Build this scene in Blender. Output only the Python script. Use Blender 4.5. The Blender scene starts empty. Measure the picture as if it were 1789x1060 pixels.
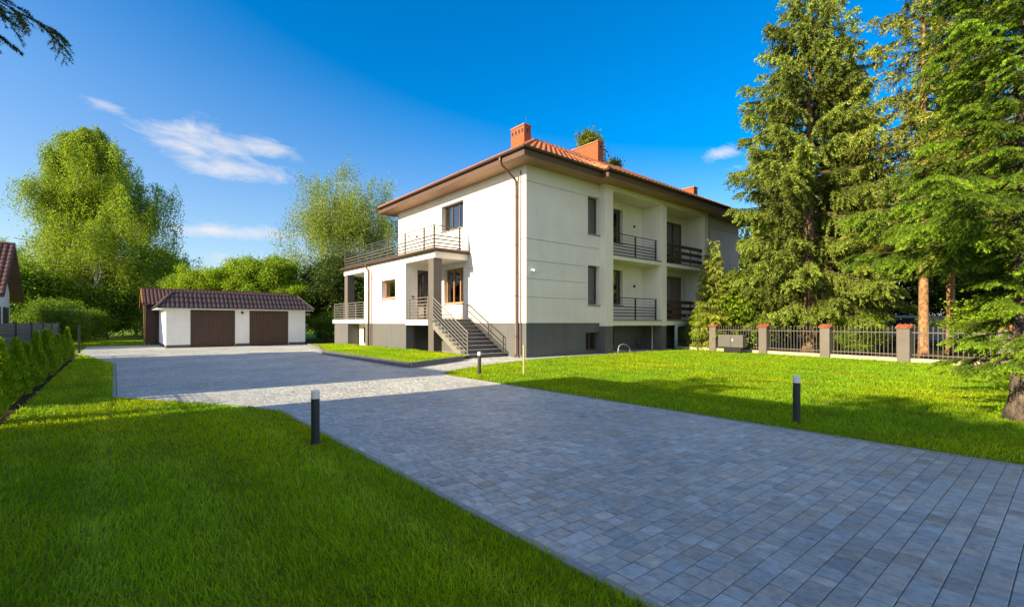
import bpy, math, random
import numpy as np
from mathutils import Vector, Matrix

# ------------------------------------------------------------------ camera, sky, sun, exposure
sc = bpy.context.scene
R = math.radians
ANG = R(39.9)                                   # heading of the house's long side
UX, UY = math.cos(ANG), math.sin(ANG)           # u: along the long facade;  v = (-UY, UX): along the entrance side
SUN_EL = R(24.0)
SUN_TO = ANG - R(5.5)                           # heading the light travels to

cam_d = bpy.data.cameras.new('camera'); cam = bpy.data.objects.new('camera', cam_d)
sc.collection.objects.link(cam); sc.camera = cam
cam_d.sensor_width = 36.0; cam_d.lens = 16.72; cam_d.shift_y = 0.019
cam_d.clip_start = 0.05; cam_d.clip_end = 3000
cam.location = (0, 0, 1.35); cam.rotation_euler = (R(90), 0, 0)

w = bpy.data.worlds.new('World'); sc.world = w; w.use_nodes = True
def build_world():
    nt = w.node_tree; N = nt.nodes; L = nt.links
    for n in list(N): N.remove(n)
    out = N.new('ShaderNodeOutputWorld'); bg = N.new('ShaderNodeBackground')
    bg.inputs['Strength'].default_value = 0.109
    sky = N.new('ShaderNodeTexSky'); sky.sky_type = 'NISHITA'; sky.sun_disc = False
    sky.sun_elevation = SUN_EL
    sx, sy = -math.cos(SUN_TO), -math.sin(SUN_TO)
    sky.sun_rotation = math.atan2(sx, sy) % (2*math.pi)
    sky.air_density = 1.0; sky.dust_density = 0.6; sky.ozone_density = 2.5; sky.altitude = 100
    hs = N.new('ShaderNodeHueSaturation'); hs.inputs['Value'].default_value = 1.0
    hs.inputs['Hue'].default_value = 0.503
    L.new(sky.outputs[0], hs.inputs['Color'])
    tc = N.new('ShaderNodeTexCoord'); sep = N.new('ShaderNodeSeparateXYZ'); L.new(tc.outputs['Generated'], sep.inputs[0])
    def m(op, a, b=None, clamp=False):
        n = N.new('ShaderNodeMath'); n.operation = op; n.use_clamp = clamp
        for i, x in enumerate((a, b)):
            if x is None: continue
            if isinstance(x, (int, float)): n.inputs[i].default_value = x
            else: L.new(x, n.inputs[i])
        return n.outputs[0]
    zc = m('MAXIMUM', sep.outputs[2], 0.0)
    L.new(m('ADD', 1.02, m('MULTIPLY', m('MULTIPLY', zc, 1.75), m('ADD', .72, m('MULTIPLY', sep.outputs[0], .5)))), hs.inputs['Saturation'])
    L.new(m('MINIMUM', m('ADD', .70, m('MULTIPLY', zc, .60)), .93), hs.inputs['Value'])
    yc = m('MAXIMUM', sep.outputs[1], 0.05)
    a = m('DIVIDE', sep.outputs[0], yc); b = m('DIVIDE', sep.outputs[2], yc)
    comb = N.new('ShaderNodeCombineXYZ'); L.new(a, comb.inputs[0]); L.new(m('ADD', m('MULTIPLY', b, 3.2), m('MULTIPLY', a, 0.9)), comb.inputs[1])
    nz = N.new('ShaderNodeTexNoise'); nz.inputs['Scale'].default_value = 9.5; nz.inputs['Detail'].default_value = 12; nz.inputs['Roughness'].default_value = 0.66
    nz.inputs['Distortion'].default_value = 0.6
    L.new(comb.outputs[0], nz.inputs['Vector'])
    tot = None
    for a0, b0, sa, sb, tilt, amp in [(-.665,.380,.13,.042,-.22,1.05), (-.575,.322,.12,.024,-.12,1.05), (-.52,.370,.07,.022,-.2,.95), (-.845,.452,.05,.016,-.4,.7),
                                 (-.60,.192,.17,.016,-.05,1.0), (-.355,.290,.035,.009,0,.7), (.437,.356,.04,.014,.2,1.0), (.47,.325,.03,.010,.1,.6), (-.56,.135,.14,.02,0,.5), (-.72,.40,.10,.02,-.3,.55)]:
        da = m('SUBTRACT', a, a0); db = m('SUBTRACT', m('SUBTRACT', b, b0), m('MULTIPLY', da, tilt))
        q = m('ADD', m('POWER', m('ABSOLUTE', m('DIVIDE', da, sa)), 2.0), m('POWER', m('ABSOLUTE', m('DIVIDE', db, sb)), 2.0))
        e = m('MULTIPLY', m('POWER', 2.718, m('MULTIPLY', q, -0.9)), amp)
        tot = e if tot is None else m('MAXIMUM', tot, e)
    cl = m('MULTIPLY', m('SUBTRACT', m('ADD', nz.outputs[0], m('MULTIPLY', tot, 0.46)), 0.64), 2.3, True)
    cl = m('MULTIPLY', cl, m('MINIMUM', m('MULTIPLY', tot, 2.5), 1.0))
    cl = m('MULTIPLY', cl, m('GREATER_THAN', sep.outputs[1], 0.05))
    # unseen bright cloud added behind the camera as neutral fill light
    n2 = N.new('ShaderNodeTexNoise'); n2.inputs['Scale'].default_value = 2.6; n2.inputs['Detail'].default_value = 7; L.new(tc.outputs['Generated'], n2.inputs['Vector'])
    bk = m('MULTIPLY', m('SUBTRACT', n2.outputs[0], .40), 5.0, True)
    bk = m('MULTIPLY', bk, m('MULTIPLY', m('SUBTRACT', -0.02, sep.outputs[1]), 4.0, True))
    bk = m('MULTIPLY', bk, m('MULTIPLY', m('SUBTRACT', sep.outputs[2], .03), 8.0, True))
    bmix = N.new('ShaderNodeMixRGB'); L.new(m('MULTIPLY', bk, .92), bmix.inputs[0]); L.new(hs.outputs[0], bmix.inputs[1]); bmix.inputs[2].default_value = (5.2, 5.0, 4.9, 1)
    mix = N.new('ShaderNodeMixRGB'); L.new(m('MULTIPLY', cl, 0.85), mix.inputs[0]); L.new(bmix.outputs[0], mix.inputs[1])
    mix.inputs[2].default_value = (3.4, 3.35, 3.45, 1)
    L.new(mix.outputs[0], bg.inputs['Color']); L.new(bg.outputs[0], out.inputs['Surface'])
build_world()

sl = bpy.data.lights.new('sun', 'SUN'); sl.energy = 5.0; sl.angle = R(0.55); sl.color = (1.0, 0.81, 0.52)
so = bpy.data.objects.new('sun', sl); sc.collection.objects.link(so)
dv = Vector((math.cos(SUN_TO)*math.cos(SUN_EL), math.sin(SUN_TO)*math.cos(SUN_EL), -math.sin(SUN_EL)))
so.rotation_euler = dv.to_track_quat('-Z', 'Y').to_euler(); so.location = (-20, -15, 25)

sc.view_settings.view_transform = 'Standard'; sc.view_settings.look = 'None'
sc.view_settings.exposure = 1.28; sc.view_settings.gamma = 1.0; sc.view_settings.use_curve_mapping = False
sc.cycles.max_bounces = 8; sc.cycles.transparent_max_bounces = 12
try: sc.cycles.use_denoising = True
except Exception: pass

# ------------------------------------------------------------------ materials
def new_mat(name):
    m = bpy.data.materials.new(name); m.use_nodes = True
    nt = m.node_tree; b = nt.nodes['Principled BSDF']
    return m, nt, b
def mat(name, col, rough=0.6, var=0.12, vscale=3.0, bump=0.0, bscale=60.0, spec=0.4, metal=0.0, fine=0.0, streak=None, drip=0.0):
    """plain procedural paint / stone / metal: base colour with soft uneven wear and a fine bump"""
    m, nt, b = new_mat(name); N = nt.nodes; L = nt.links
    tc = N.new('ShaderNodeTexCoord')
    vec = tc.outputs['Object']
    if streak:
        mp = N.new('ShaderNodeMapping'); mp.inputs['Scale'].default_value = streak; L.new(vec, mp.inputs[0]); vec = mp.outputs[0]
    n1 = N.new('ShaderNodeTexNoise'); n1.inputs['Scale'].default_value = vscale; n1.inputs['Detail'].default_value = 6; n1.inputs['Roughness'].default_value = .6
    L.new(vec, n1.inputs['Vector'])
    r = N.new('ShaderNodeMapRange'); r.inputs[1].default_value = .3; r.inputs[2].default_value = .7
    r.inputs[3].default_value = 1 - var; r.inputs[4].default_value = 1 + var*.6
    L.new(n1.outputs[0], r.inputs[0])
    fac = r.outputs[0]
    if fine:
        n3 = N.new('ShaderNodeTexNoise'); n3.inputs['Scale'].default_value = bscale; n3.inputs['Detail'].default_value = 3
        L.new(tc.outputs['Object'], n3.inputs['Vector'])
        r3 = N.new('ShaderNodeMapRange'); r3.inputs[1].default_value = .3; r3.inputs[2].default_value = .7; r3.inputs[3].default_value = 1-fine; r3.inputs[4].default_value = 1+fine
        L.new(n3.outputs[0], r3.inputs[0])
        mm = N.new('ShaderNodeMath'); mm.operation = 'MULTIPLY'; L.new(fac, mm.inputs[0]); L.new(r3.outputs[0], mm.inputs[1]); fac = mm.outputs[0]
    if drip:
        md = N.new('ShaderNodeMapping'); md.inputs['Scale'].default_value = (5.5, 5.5, .32); L.new(tc.outputs['Object'], md.inputs[0])
        nd_ = N.new('ShaderNodeTexNoise'); nd_.inputs['Scale'].default_value = 1.0; nd_.inputs['Detail'].default_value = 5; L.new(md.outputs[0], nd_.inputs['Vector'])
        rd = N.new('ShaderNodeMapRange'); rd.inputs[1].default_value = .48; rd.inputs[2].default_value = .74; rd.inputs[3].default_value = 1.0; rd.inputs[4].default_value = 1-drip
        L.new(nd_.outputs[0], rd.inputs[0])
        m2 = N.new('ShaderNodeMath'); m2.operation = 'MULTIPLY'; L.new(fac, m2.inputs[0]); L.new(rd.outputs[0], m2.inputs[1]); fac = m2.outputs[0]
    mx = N.new('ShaderNodeVectorMath'); mx.operation = 'SCALE'; mx.inputs[0].default_value = col[:3]; L.new(fac, mx.inputs['Scale'])
    L.new(mx.outputs[0], b.inputs['Base Color'])
    b.inputs['Roughness'].default_value = rough; b.inputs['Specular IOR Level'].default_value = spec; b.inputs['Metallic'].default_value = metal
    if bump:
        n2 = N.new('ShaderNodeTexNoise'); n2.inputs['Scale'].default_value = bscale; n2.inputs['Detail'].default_value = 4
        L.new(tc.outputs['Object'], n2.inputs['Vector'])
        bp = N.new('ShaderNodeBump'); bp.inputs['Strength'].default_value = bump; bp.inputs['Distance'].default_value = 0.01
        L.new(n2.outputs[0], bp.inputs['Height']); L.new(bp.outputs[0], b.inputs['Normal'])
    return m
def leaf_mat(name, tint=(1,1,1), trans=0.4, rough=0.5, spec=0.25):
    """foliage: every leaf carries its own colour in the attribute «col»"""
    m, nt, b = new_mat(name); N = nt.nodes; L = nt.links
    at = N.new('ShaderNodeAttribute'); at.attribute_name = 'col'
    mu = N.new('ShaderNodeMixRGB'); mu.blend_type = 'MULTIPLY'; mu.inputs[0].default_value = 1; mu.inputs[2].default_value = (*tint, 1)
    L.new(at.outputs['Color'], mu.inputs[1])
    L.new(mu.outputs[0], b.inputs['Base Color']); b.inputs['Roughness'].default_value = rough; b.inputs['Specular IOR Level'].default_value = spec
    tr = N.new('ShaderNodeBsdfTranslucent')
    hs = N.new('ShaderNodeHueSaturation'); hs.inputs['Hue'].default_value = .485; hs.inputs['Saturation'].default_value = 1.1; hs.inputs['Value'].default_value = 1.25
    L.new(mu.outputs[0], hs.inputs['Color']); L.new(hs.outputs[0], tr.inputs['Color'])
    mix = N.new('ShaderNodeMixShader'); mix.inputs[0].default_value = trans
    L.new(b.outputs[0], mix.inputs[1]); L.new(tr.outputs[0], mix.inputs[2])
    L.new(mix.outputs[0], N['Material Output'].inputs['Surface'])
    return m
def glass_mat(name, tint=(.80,.83,.84)):
    m, nt, b = new_mat(name); N = nt.nodes; L = nt.links
    N.remove(b)
    gl = N.new('ShaderNodeBsdfGlossy'); gl.inputs['Roughness'].default_value = 0.01; gl.inputs['Color'].default_value = (.95,.97,1,1)
    tr = N.new('ShaderNodeBsdfTransparent'); tr.inputs['Color'].default_value = (*tint, 1)
    fr = N.new('ShaderNodeFresnel'); fr.inputs['IOR'].default_value = 2.7
    tc = N.new('ShaderNodeTexCoord'); nz = N.new('ShaderNodeTexNoise'); nz.inputs['Scale'].default_value = 1.3
    L.new(tc.outputs['Object'], nz.inputs['Vector'])
    bp = N.new('ShaderNodeBump'); bp.inputs['Strength'].default_value = .05; bp.inputs['Distance'].default_value = .05
    L.new(nz.outputs[0], bp.inputs['Height']); L.new(bp.outputs[0], gl.inputs['Normal'])
    mx = N.new('ShaderNodeMixShader'); L.new(fr.outputs[0], mx.inputs[0]); L.new(tr.outputs[0], mx.inputs[1]); L.new(gl.outputs[0], mx.inputs[2])
    L.new(mx.outputs[0], N['Material Output'].inputs['Surface'])
    return m
def brick_mat(name, c1, c2, mortar, axis='x', scale=1.0, bw=.25, bh=.075):
    m, nt, b = new_mat(name); N = nt.nodes; L = nt.links
    tc = N.new('ShaderNodeTexCoord'); sp = N.new('ShaderNodeSeparateXYZ'); L.new(tc.outputs['Object'], sp.inputs[0])
    ad = N.new('ShaderNodeMath'); ad.operation = 'ADD'; L.new(sp.outputs[0], ad.inputs[0]); L.new(sp.outputs[1], ad.inputs[1])
    cb = N.new('ShaderNodeCombineXYZ'); L.new(ad.outputs[0], cb.inputs[0]); L.new(sp.outputs[2], cb.inputs[1])
    br = N.new('ShaderNodeTexBrick'); L.new(cb.outputs[0], br.inputs['Vector'])
    br.inputs['Color1'].default_value = (*c1,1); br.inputs['Color2'].default_value = (*c2,1); br.inputs['Mortar'].default_value = (*mortar,1)
    br.inputs['Scale'].default_value = scale; br.inputs['Brick Width'].default_value = bw; br.inputs['Row Height'].default_value = bh
    br.inputs['Mortar Size'].default_value = .007; br.inputs['Bias'].default_value = 0
    L.new(br.outputs[0], b.inputs['Base Color']); b.inputs['Roughness'].default_value = .85
    bp = N.new('ShaderNodeBump'); bp.inputs['Strength'].default_value = .6; bp.inputs['Distance'].default_value = .008; bp.invert = True
    L.new(br.outputs['Fac'], bp.inputs['Height']); L.new(bp.outputs[0], b.inputs['Normal'])
    return m
def paver_mat(name):
    m, nt, b = new_mat(name); N = nt.nodes; L = nt.links
    at = N.new('ShaderNodeAttribute'); at.attribute_name = 'col'
    tc = N.new('ShaderNodeTexCoord')
    n1 = N.new('ShaderNodeTexNoise'); n1.inputs['Scale'].default_value = 14; n1.inputs['Detail'].default_value = 8; n1.inputs['Roughness'].default_value = .7
    L.new(tc.outputs['Object'], n1.inputs['Vector'])
    mp = N.new('ShaderNodeMapRange'); mp.inputs[1].default_value = .3; mp.inputs[2].default_value = .7; mp.inputs[3].default_value = .66; mp.inputs[4].default_value = 1.30
    L.new(n1.outputs[0], mp.inputs[0])
    n4 = N.new('ShaderNodeTexNoise'); n4.inputs['Scale'].default_value = .55; n4.inputs['Detail'].default_value = 5
    L.new(tc.outputs['Object'], n4.inputs['Vector'])
    mp4 = N.new('ShaderNodeMapRange'); mp4.inputs[1].default_value = .35; mp4.inputs[2].default_value = .65; mp4.inputs[3].default_value = .86; mp4.inputs[4].default_value = 1.12
    L.new(n4.outputs[0], mp4.inputs[0])
    mm = N.new('ShaderNodeMath'); mm.operation = 'MULTIPLY'; L.new(mp.outputs[0], mm.inputs[0]); L.new(mp4.outputs[0], mm.inputs[1])
    vm = N.new('ShaderNodeVectorMath'); vm.operation = 'SCALE'; L.new(at.outputs['Vector'], vm.inputs[0]); L.new(mm.outputs[0], vm.inputs['Scale'])
    L.new(vm.outputs[0], b.inputs['Base Color'])
    b.inputs['Roughness'].default_value = .58; b.inputs['Specular IOR Level'].default_value = .45
    n2 = N.new('ShaderNodeTexNoise'); n2.inputs['Scale'].default_value = 160; n2.inputs['Detail'].default_value = 5
    L.new(tc.outputs['Object'], n2.inputs['Vector'])
    bp = N.new('ShaderNodeBump'); bp.inputs['Strength'].default_value = .35; bp.inputs['Distance'].default_value = .004
    L.new(n2.outputs[0], bp.inputs['Height']); L.new(bp.outputs[0], b.inputs['Normal'])
    return m
def ground_mat(name, c1, c2, scale=2.0, rough=.95):
    m, nt, b = new_mat(name); N = nt.nodes; L = nt.links
    tc = N.new('ShaderNodeTexCoord')
    n1 = N.new('ShaderNodeTexNoise'); n1.inputs['Scale'].default_value = scale; n1.inputs['Detail'].default_value = 10; n1.inputs['Roughness'].default_value = .75
    L.new(tc.outputs['Object'], n1.inputs['Vector'])
    cr = N.new('ShaderNodeValToRGB'); cr.color_ramp.elements[0].position = .35; cr.color_ramp.elements[1].position = .68
    cr.color_ramp.elements[0].color = (*c1,1); cr.color_ramp.elements[1].color = (*c2,1)
    L.new(n1.outputs[0], cr.inputs[0]); L.new(cr.outputs[0], b.inputs['Base Color']); b.inputs['Roughness'].default_value = rough
    b.inputs['Specular IOR Level'].default_value = .1
    n2 = N.new('ShaderNodeTexNoise'); n2.inputs['Scale'].default_value = 40; n2.inputs['Detail'].default_value = 6
    L.new(tc.outputs['Object'], n2.inputs['Vector'])
    bp = N.new('ShaderNodeBump'); bp.inputs['Strength'].default_value = .8; bp.inputs['Distance'].default_value = .03
    L.new(n2.outputs[0], bp.inputs['Height']); L.new(bp.outputs[0], b.inputs['Normal'])
    return m
def bark_mat(name, c1, c2, scale=6.0, stretch=(1,1,.25), bump=.8, lo=.38, hi=.62):
    m, nt, b = new_mat(name); N = nt.nodes; L = nt.links
    tc = N.new('ShaderNodeTexCoord'); mp = N.new('ShaderNodeMapping'); mp.inputs['Scale'].default_value = stretch; L.new(tc.outputs['Object'], mp.inputs[0])
    n1 = N.new('ShaderNodeTexNoise'); n1.inputs['Scale'].default_value = scale; n1.inputs['Detail'].default_value = 8; n1.inputs['Roughness'].default_value = .7
    L.new(mp.outputs[0], n1.inputs['Vector'])
    cr = N.new('ShaderNodeValToRGB'); cr.color_ramp.elements[0].position = lo; cr.color_ramp.elements[1].position = hi
    cr.color_ramp.elements[0].color = (*c1,1); cr.color_ramp.elements[1].color = (*c2,1)
    L.new(n1.outputs[0], cr.inputs[0]); L.new(cr.outputs[0], b.inputs['Base Color']); b.inputs['Roughness'].default_value = .9
    bp = N.new('ShaderNodeBump'); bp.inputs['Strength'].default_value = bump; bp.inputs['Distance'].default_value = .03
    L.new(n1.outputs[0], bp.inputs['Height']); L.new(bp.outputs[0], b.inputs['Normal'])
    return m

M = dict(
    plaster=mat('plaster', (.74,.705,.675), .85, .09, .9, .25, 220, .2, fine=.03, drip=.045),
    plaster_grey=mat('plaster_grey', (.78,.73,.66), .85, .05, .7, .25, 220, .2, fine=.03, drip=.045),
    plinth=mat('plinth_paint', (.115,.118,.125), .8, .10, 1.2, .3, 160, .25, fine=.06, drip=.10),
    pillar=mat('pillar_paint', (.115,.105,.10), .8, .08, 1.5, .3, 160, .25, fine=.05),
    concrete=mat('concrete', (.20,.19,.175), .85, .15, 2.5, .3, 90, .25, fine=.08),
    beige=mat('beige_concrete', (.42,.38,.29), .9, .18, 2.0, .3, 80, .2, fine=.08),
    tread=mat('step_tile', (.085,.085,.09), .55, .12, 3, .1, 120, .4, fine=.05),
    rail=mat('rail_metal', (.070,.064,.060), .42, .08, 4, .0, 60, .5),
    rail_light=mat('rail_metal_grey', (.155,.15,.148), .4, .08, 4, .0, 60, .5),
    rail_dark=mat('rail_metal_dark', (.035,.04,.05), .45, .08, 4, 0, 60, .5),
    brown_wood=mat('brown_wood', (.06,.038,.028), .65, .25, 5, .3, 40, .35, streak=(1,1,8)),
    soffit=mat('soffit_board', (.40,.235,.135), .55, .10, 2, .2, 30, .35),
    fascia=mat('fascia_board', (.10,.058,.040), .5, .12, 2, .1, 40, .4),
    gutter=mat('gutter_metal', (.085,.055,.043), .38, .1, 3, 0, 50, .5),
    pipe=mat('downpipe', (.13,.07,.052), .38, .1, 3, 0, 50, .5),
    frame=mat('window_frame', (.075,.042,.027), .45, .15, 4, 0, 50, .45),
    frame_oak=mat('window_frame_oak', (.34,.16,.055), .45, .2, 5, 0, 50, .45, streak=(6,6,1)),
    sill=mat('window_sill', (.13,.105,.09), .5, .1, 3, 0, 50, .4),
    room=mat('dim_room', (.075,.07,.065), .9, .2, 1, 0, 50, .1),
    curtain=mat('curtain', (.62,.61,.57), .9, .08, 3, 0, 50, .1),
    glass=glass_mat('window_glass'),
    tile=mat('clay_tile', (.42,.16,.078), .6, .32, 1.6, .2, 50, .35, fine=.15),
    tile_brown=mat('brown_tile', (.055,.038,.035), .4, .2, 2.2, .1, 50, .5, fine=.1),
    tile_left=mat('red_brown_tile', (.10,.048,.036), .5, .25, 2.0, .2, 50, .4, fine=.1),
    brick=brick_mat('chimney_brick', (.30,.075,.020), (.235,.055,.014), (.24,.12,.065)),
    brick_dark=brick_mat('shed_brick', (.10,.06,.045), (.07,.04,.032), (.05,.04,.035)),
    cap=mat('chimney_cap', (.36,.20,.13), .8, .2, 3, .3, 60, .2),
    garage_white=mat('garage_plaster', (.80,.79,.77), .85, .06, 1.0, .25, 200, .2, fine=.03, drip=.045),
    garage_door=mat('garage_door_paint', (.075,.038,.025), .45, .12, 2, 0, 50, .45),
    black=mat('black_plastic', (.02,.02,.022), .4, .1, 5, 0, 50, .5),
    bollard=mat('bollard_paint', (.030,.033,.038), .4, .15, 6, .05, 150, .5, fine=.08),
    frosted=mat('frosted_plastic', (.80,.80,.78), .35, .05, 8, 0, 50, .5),
    stake=mat('stake_wood', (.46,.38,.20), .8, .2, 8, .3, 60, .2, streak=(1,1,.2)),
    hose=mat('hose_rubber', (.30,.31,.29), .45, .1, 6, 0, 50, .5),
    bluepipe=mat('blue_grey_pipe', (.20,.29,.33), .45, .12, 4, 0, 50, .5),
    cabinet=mat('cabinet_grey', (.105,.105,.105), .6, .12, 3, .1, 80, .35, fine=.05),
    iron=mat('fence_iron', (.11,.098,.09), .5, .2, 6, .1, 80, .4),
    meshwire=mat('fence_wire', (.10,.115,.125), .45, .15, 5, 0, 60, .5),
    clay=mat('clay_cap', (.30,.10,.05), .75, .45, 6, .2, 60, .3, fine=.12),
    kerb=mat('kerb_stone', (.145,.15,.16), .75, .18, 3, .3, 100, .3, fine=.08),
    kerb_light=mat('kerb_stone_pale', (.27,.28,.29), .75, .15, 3, .3, 100, .3, fine=.08),
    paver=paver_mat('paving_stone'),
    joint=ground_mat('joint_sand', (.035,.035,.036), (.24,.23,.205), 9),
    soil=ground_mat('soil', (.03,.02,.012), (.075,.05,.03), 6),
    forest=ground_mat('forest_floor', (.035,.03,.014), (.09,.085,.025), 1.3),
    turf=ground_mat('turf', (.09,.14,.006), (.19,.26,.010), 3.5),
    meadow=ground_mat('meadow', (.10,.18,.012), (.17,.27,.015), 1.2),
    grass=leaf_mat('grass_blade', (1,1,1), .5, .5, .10),
    leaf=leaf_mat('leaf', (1,1,1), .42, .5, .25),
    needle=leaf_mat('needle', (1,1,1), .15, .55, .22),
    bark=bark_mat('spruce_bark', (.06,.04,.028), (.25,.16,.095), 7, (1.2,1.2,.5), 1.0),
    bark_sunny=bark_mat('pine_bark', (.13,.065,.03), (.40,.23,.11), 6, (1.2,1.2,.9), .8),
    bark_near=bark_mat('rough_bark', (.035,.027,.022), (.22,.17,.14), 9, (1.4,1.4,.55), 1.4),
    bark_birch=bark_mat('birch_bark', (.05,.045,.04), (.50,.47,.42), 3.0, (1,1,2.2), .3, .40, .52),
    twig=mat('twig_bark', (.09,.06,.04), .9, .3, 6, .3, 50, .1),
    van_paint=mat('van_paint', (.20,.25,.32), .3, .05, 2, 0, 50, .6),
    van_glass=mat('van_glass', (.03,.04,.05), .05, .05, 2, 0, 50, .8),
    rubber=mat('rubber', (.02,.02,.02), .8, .1, 5, 0, 50, .2),
)

# ------------------------------------------------------------------ mesh helpers
COL = sc.collection
def link(o, parent=None):
    COL.objects.link(o)
    if parent is not None: o.parent = parent
    return o
def tag(o, label=None, cat=None, group=None, kind=None):
    if label: o['label'] = label
    if cat: o['category'] = cat
    if group: o['group'] = group
    if kind: o['kind'] = kind
    return o
def empty(name, loc, rz=0.0, label=None, cat=None, group=None):
    o = bpy.data.objects.new(name, None); o.location = loc; o.rotation_euler = (0, 0, rz); o.empty_display_size = .2
    link(o); return tag(o, label, cat, group)
class MB:
    def __init__(s): s.v = []; s.f = []
    def add(s, vs, fs):
        k = len(s.v); s.v += [tuple(p) for p in vs]; s.f += [[i + k for i in f] for f in fs]; return s
    def box(s, x0, x1, y0, y1, z0, z1):
        return s.add([(x0,y0,z0),(x1,y0,z0),(x1,y1,z0),(x0,y1,z0),(x0,y0,z1),(x1,y0,z1),(x1,y1,z1),(x0,y1,z1)],
                     [(0,3,2,1),(4,5,6,7),(0,1,5,4),(1,2,6,5),(2,3,7,6),(3,0,4,7)])
    def poly(s, pts): return s.add(pts, [tuple(range(len(pts)))])
    def prism(s, pts, d):
        """closed outline of 3-D points pushed along d"""
        n = len(pts); d = Vector(d); a = [Vector(p) for p in pts]; b = [p + d for p in a]
        return s.add(a + b, [tuple(range(n-1, -1, -1)), tuple(range(n, 2*n))] + [(i, (i+1) % n, n + (i+1) % n, n + i) for i in range(n)])
    def bar(s, p, q, wd, ht=None, up=(0,0,1)):
        ht = ht or wd; p = Vector(p); q = Vector(q); d = (q - p).normalized(); u = Vector(up)
        if abs(d.dot(u)) > .98: u = Vector((1,0,0))
        x = d.cross(u).normalized(); y = x.cross(d).normalized()
        c = [x*wd/2*sx + y*ht/2*sy for sx, sy in ((-1,-1),(1,-1),(1,1),(-1,1))]
        return s.add([p + k for k in c] + [q + k for k in c], [(0,3,2,1),(4,5,6,7),(0,1,5,4),(1,2,6,5),(2,3,7,6),(3,0,4,7)])
    def tube(s, pts, r, n=10, cap=True):
        pts = [Vector(p) for p in pts]; rs = r if isinstance(r, (list, tuple)) else [r]*len(pts)
        vs = []; fs = []; x = None
        for i, p in enumerate(pts):
            d = ((pts[i+1] if i+1 < len(pts) else p) - (pts[i-1] if i else p)).normalized()
            if x is None:
                x = d.cross(Vector((0,0,1)))
                if x.length < .05: x = d.cross(Vector((1,0,0)))
            x = (x - d*x.dot(d)).normalized(); y = d.cross(x)
            vs += [p + (x*math.cos(2*math.pi*k/n) + y*math.sin(2*math.pi*k/n))*rs[i] for k in range(n)]
        for i in range(len(pts)-1):
            fs += [(i*n+k, i*n+(k+1) % n, (i+1)*n+(k+1) % n, (i+1)*n+k) for k in range(n)]
        if cap: fs += [tuple(range(n-1, -1, -1)), tuple(range((len(pts)-1)*n, len(pts)*n))]
        return s.add(vs, fs)
    def build(s, name, m, parent=None, bevel=0.0, smooth=False):
        me = bpy.data.meshes.new(name); me.from_pydata([tuple(p) for p in s.v], [], s.f); me.validate(); me.update()
        o = bpy.data.objects.new(name, me); me.materials.append(M[m] if isinstance(m, str) else m); link(o, parent)
        if smooth:
            me.polygons.foreach_set('use_smooth', [True]*len(me.polygons))
        if bevel:
            b = o.modifiers.new('bevel', 'BEVEL'); b.width = bevel; b.segments = 2; b.limit_method = 'ANGLE'; b.angle_limit = R(40)
        return o
def np_obj(name, V, F, m, parent=None, col=None, smooth=False):
    """big mesh from arrays; F is one (k, 3|4) array or a list of such arrays"""
    Fs = F if isinstance(F, list) else [F]
    me = bpy.data.meshes.new(name)
    V = np.ascontiguousarray(V, dtype=np.float32)
    me.vertices.add(len(V)); me.vertices.foreach_set('co', V.ravel())
    idx = np.concatenate([f.ravel() for f in Fs]).astype(np.int32)
    tot = np.concatenate([np.full(len(f), f.shape[1], np.int32) for f in Fs])
    st = np.concatenate([[0], np.cumsum(tot)[:-1]]).astype(np.int32)
    me.loops.add(len(idx)); me.loops.foreach_set('vertex_index', idx)
    me.polygons.add(len(tot)); me.polygons.foreach_set('loop_start', st)
    if smooth: me.polygons.foreach_set('use_smooth', np.ones(len(tot), bool))
    me.update(calc_edges=True)
    if col is not None:
        a = me.attributes.new('col', 'FLOAT_COLOR', 'POINT')
        c4 = np.ones((len(V), 4), np.float32); c4[:, :3] = col; a.data.foreach_set('color', c4.ravel())
    me.materials.append(M[m] if isinstance(m, str) else m)
    o = bpy.data.objects.new(name, me); return link(o, parent)
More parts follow.
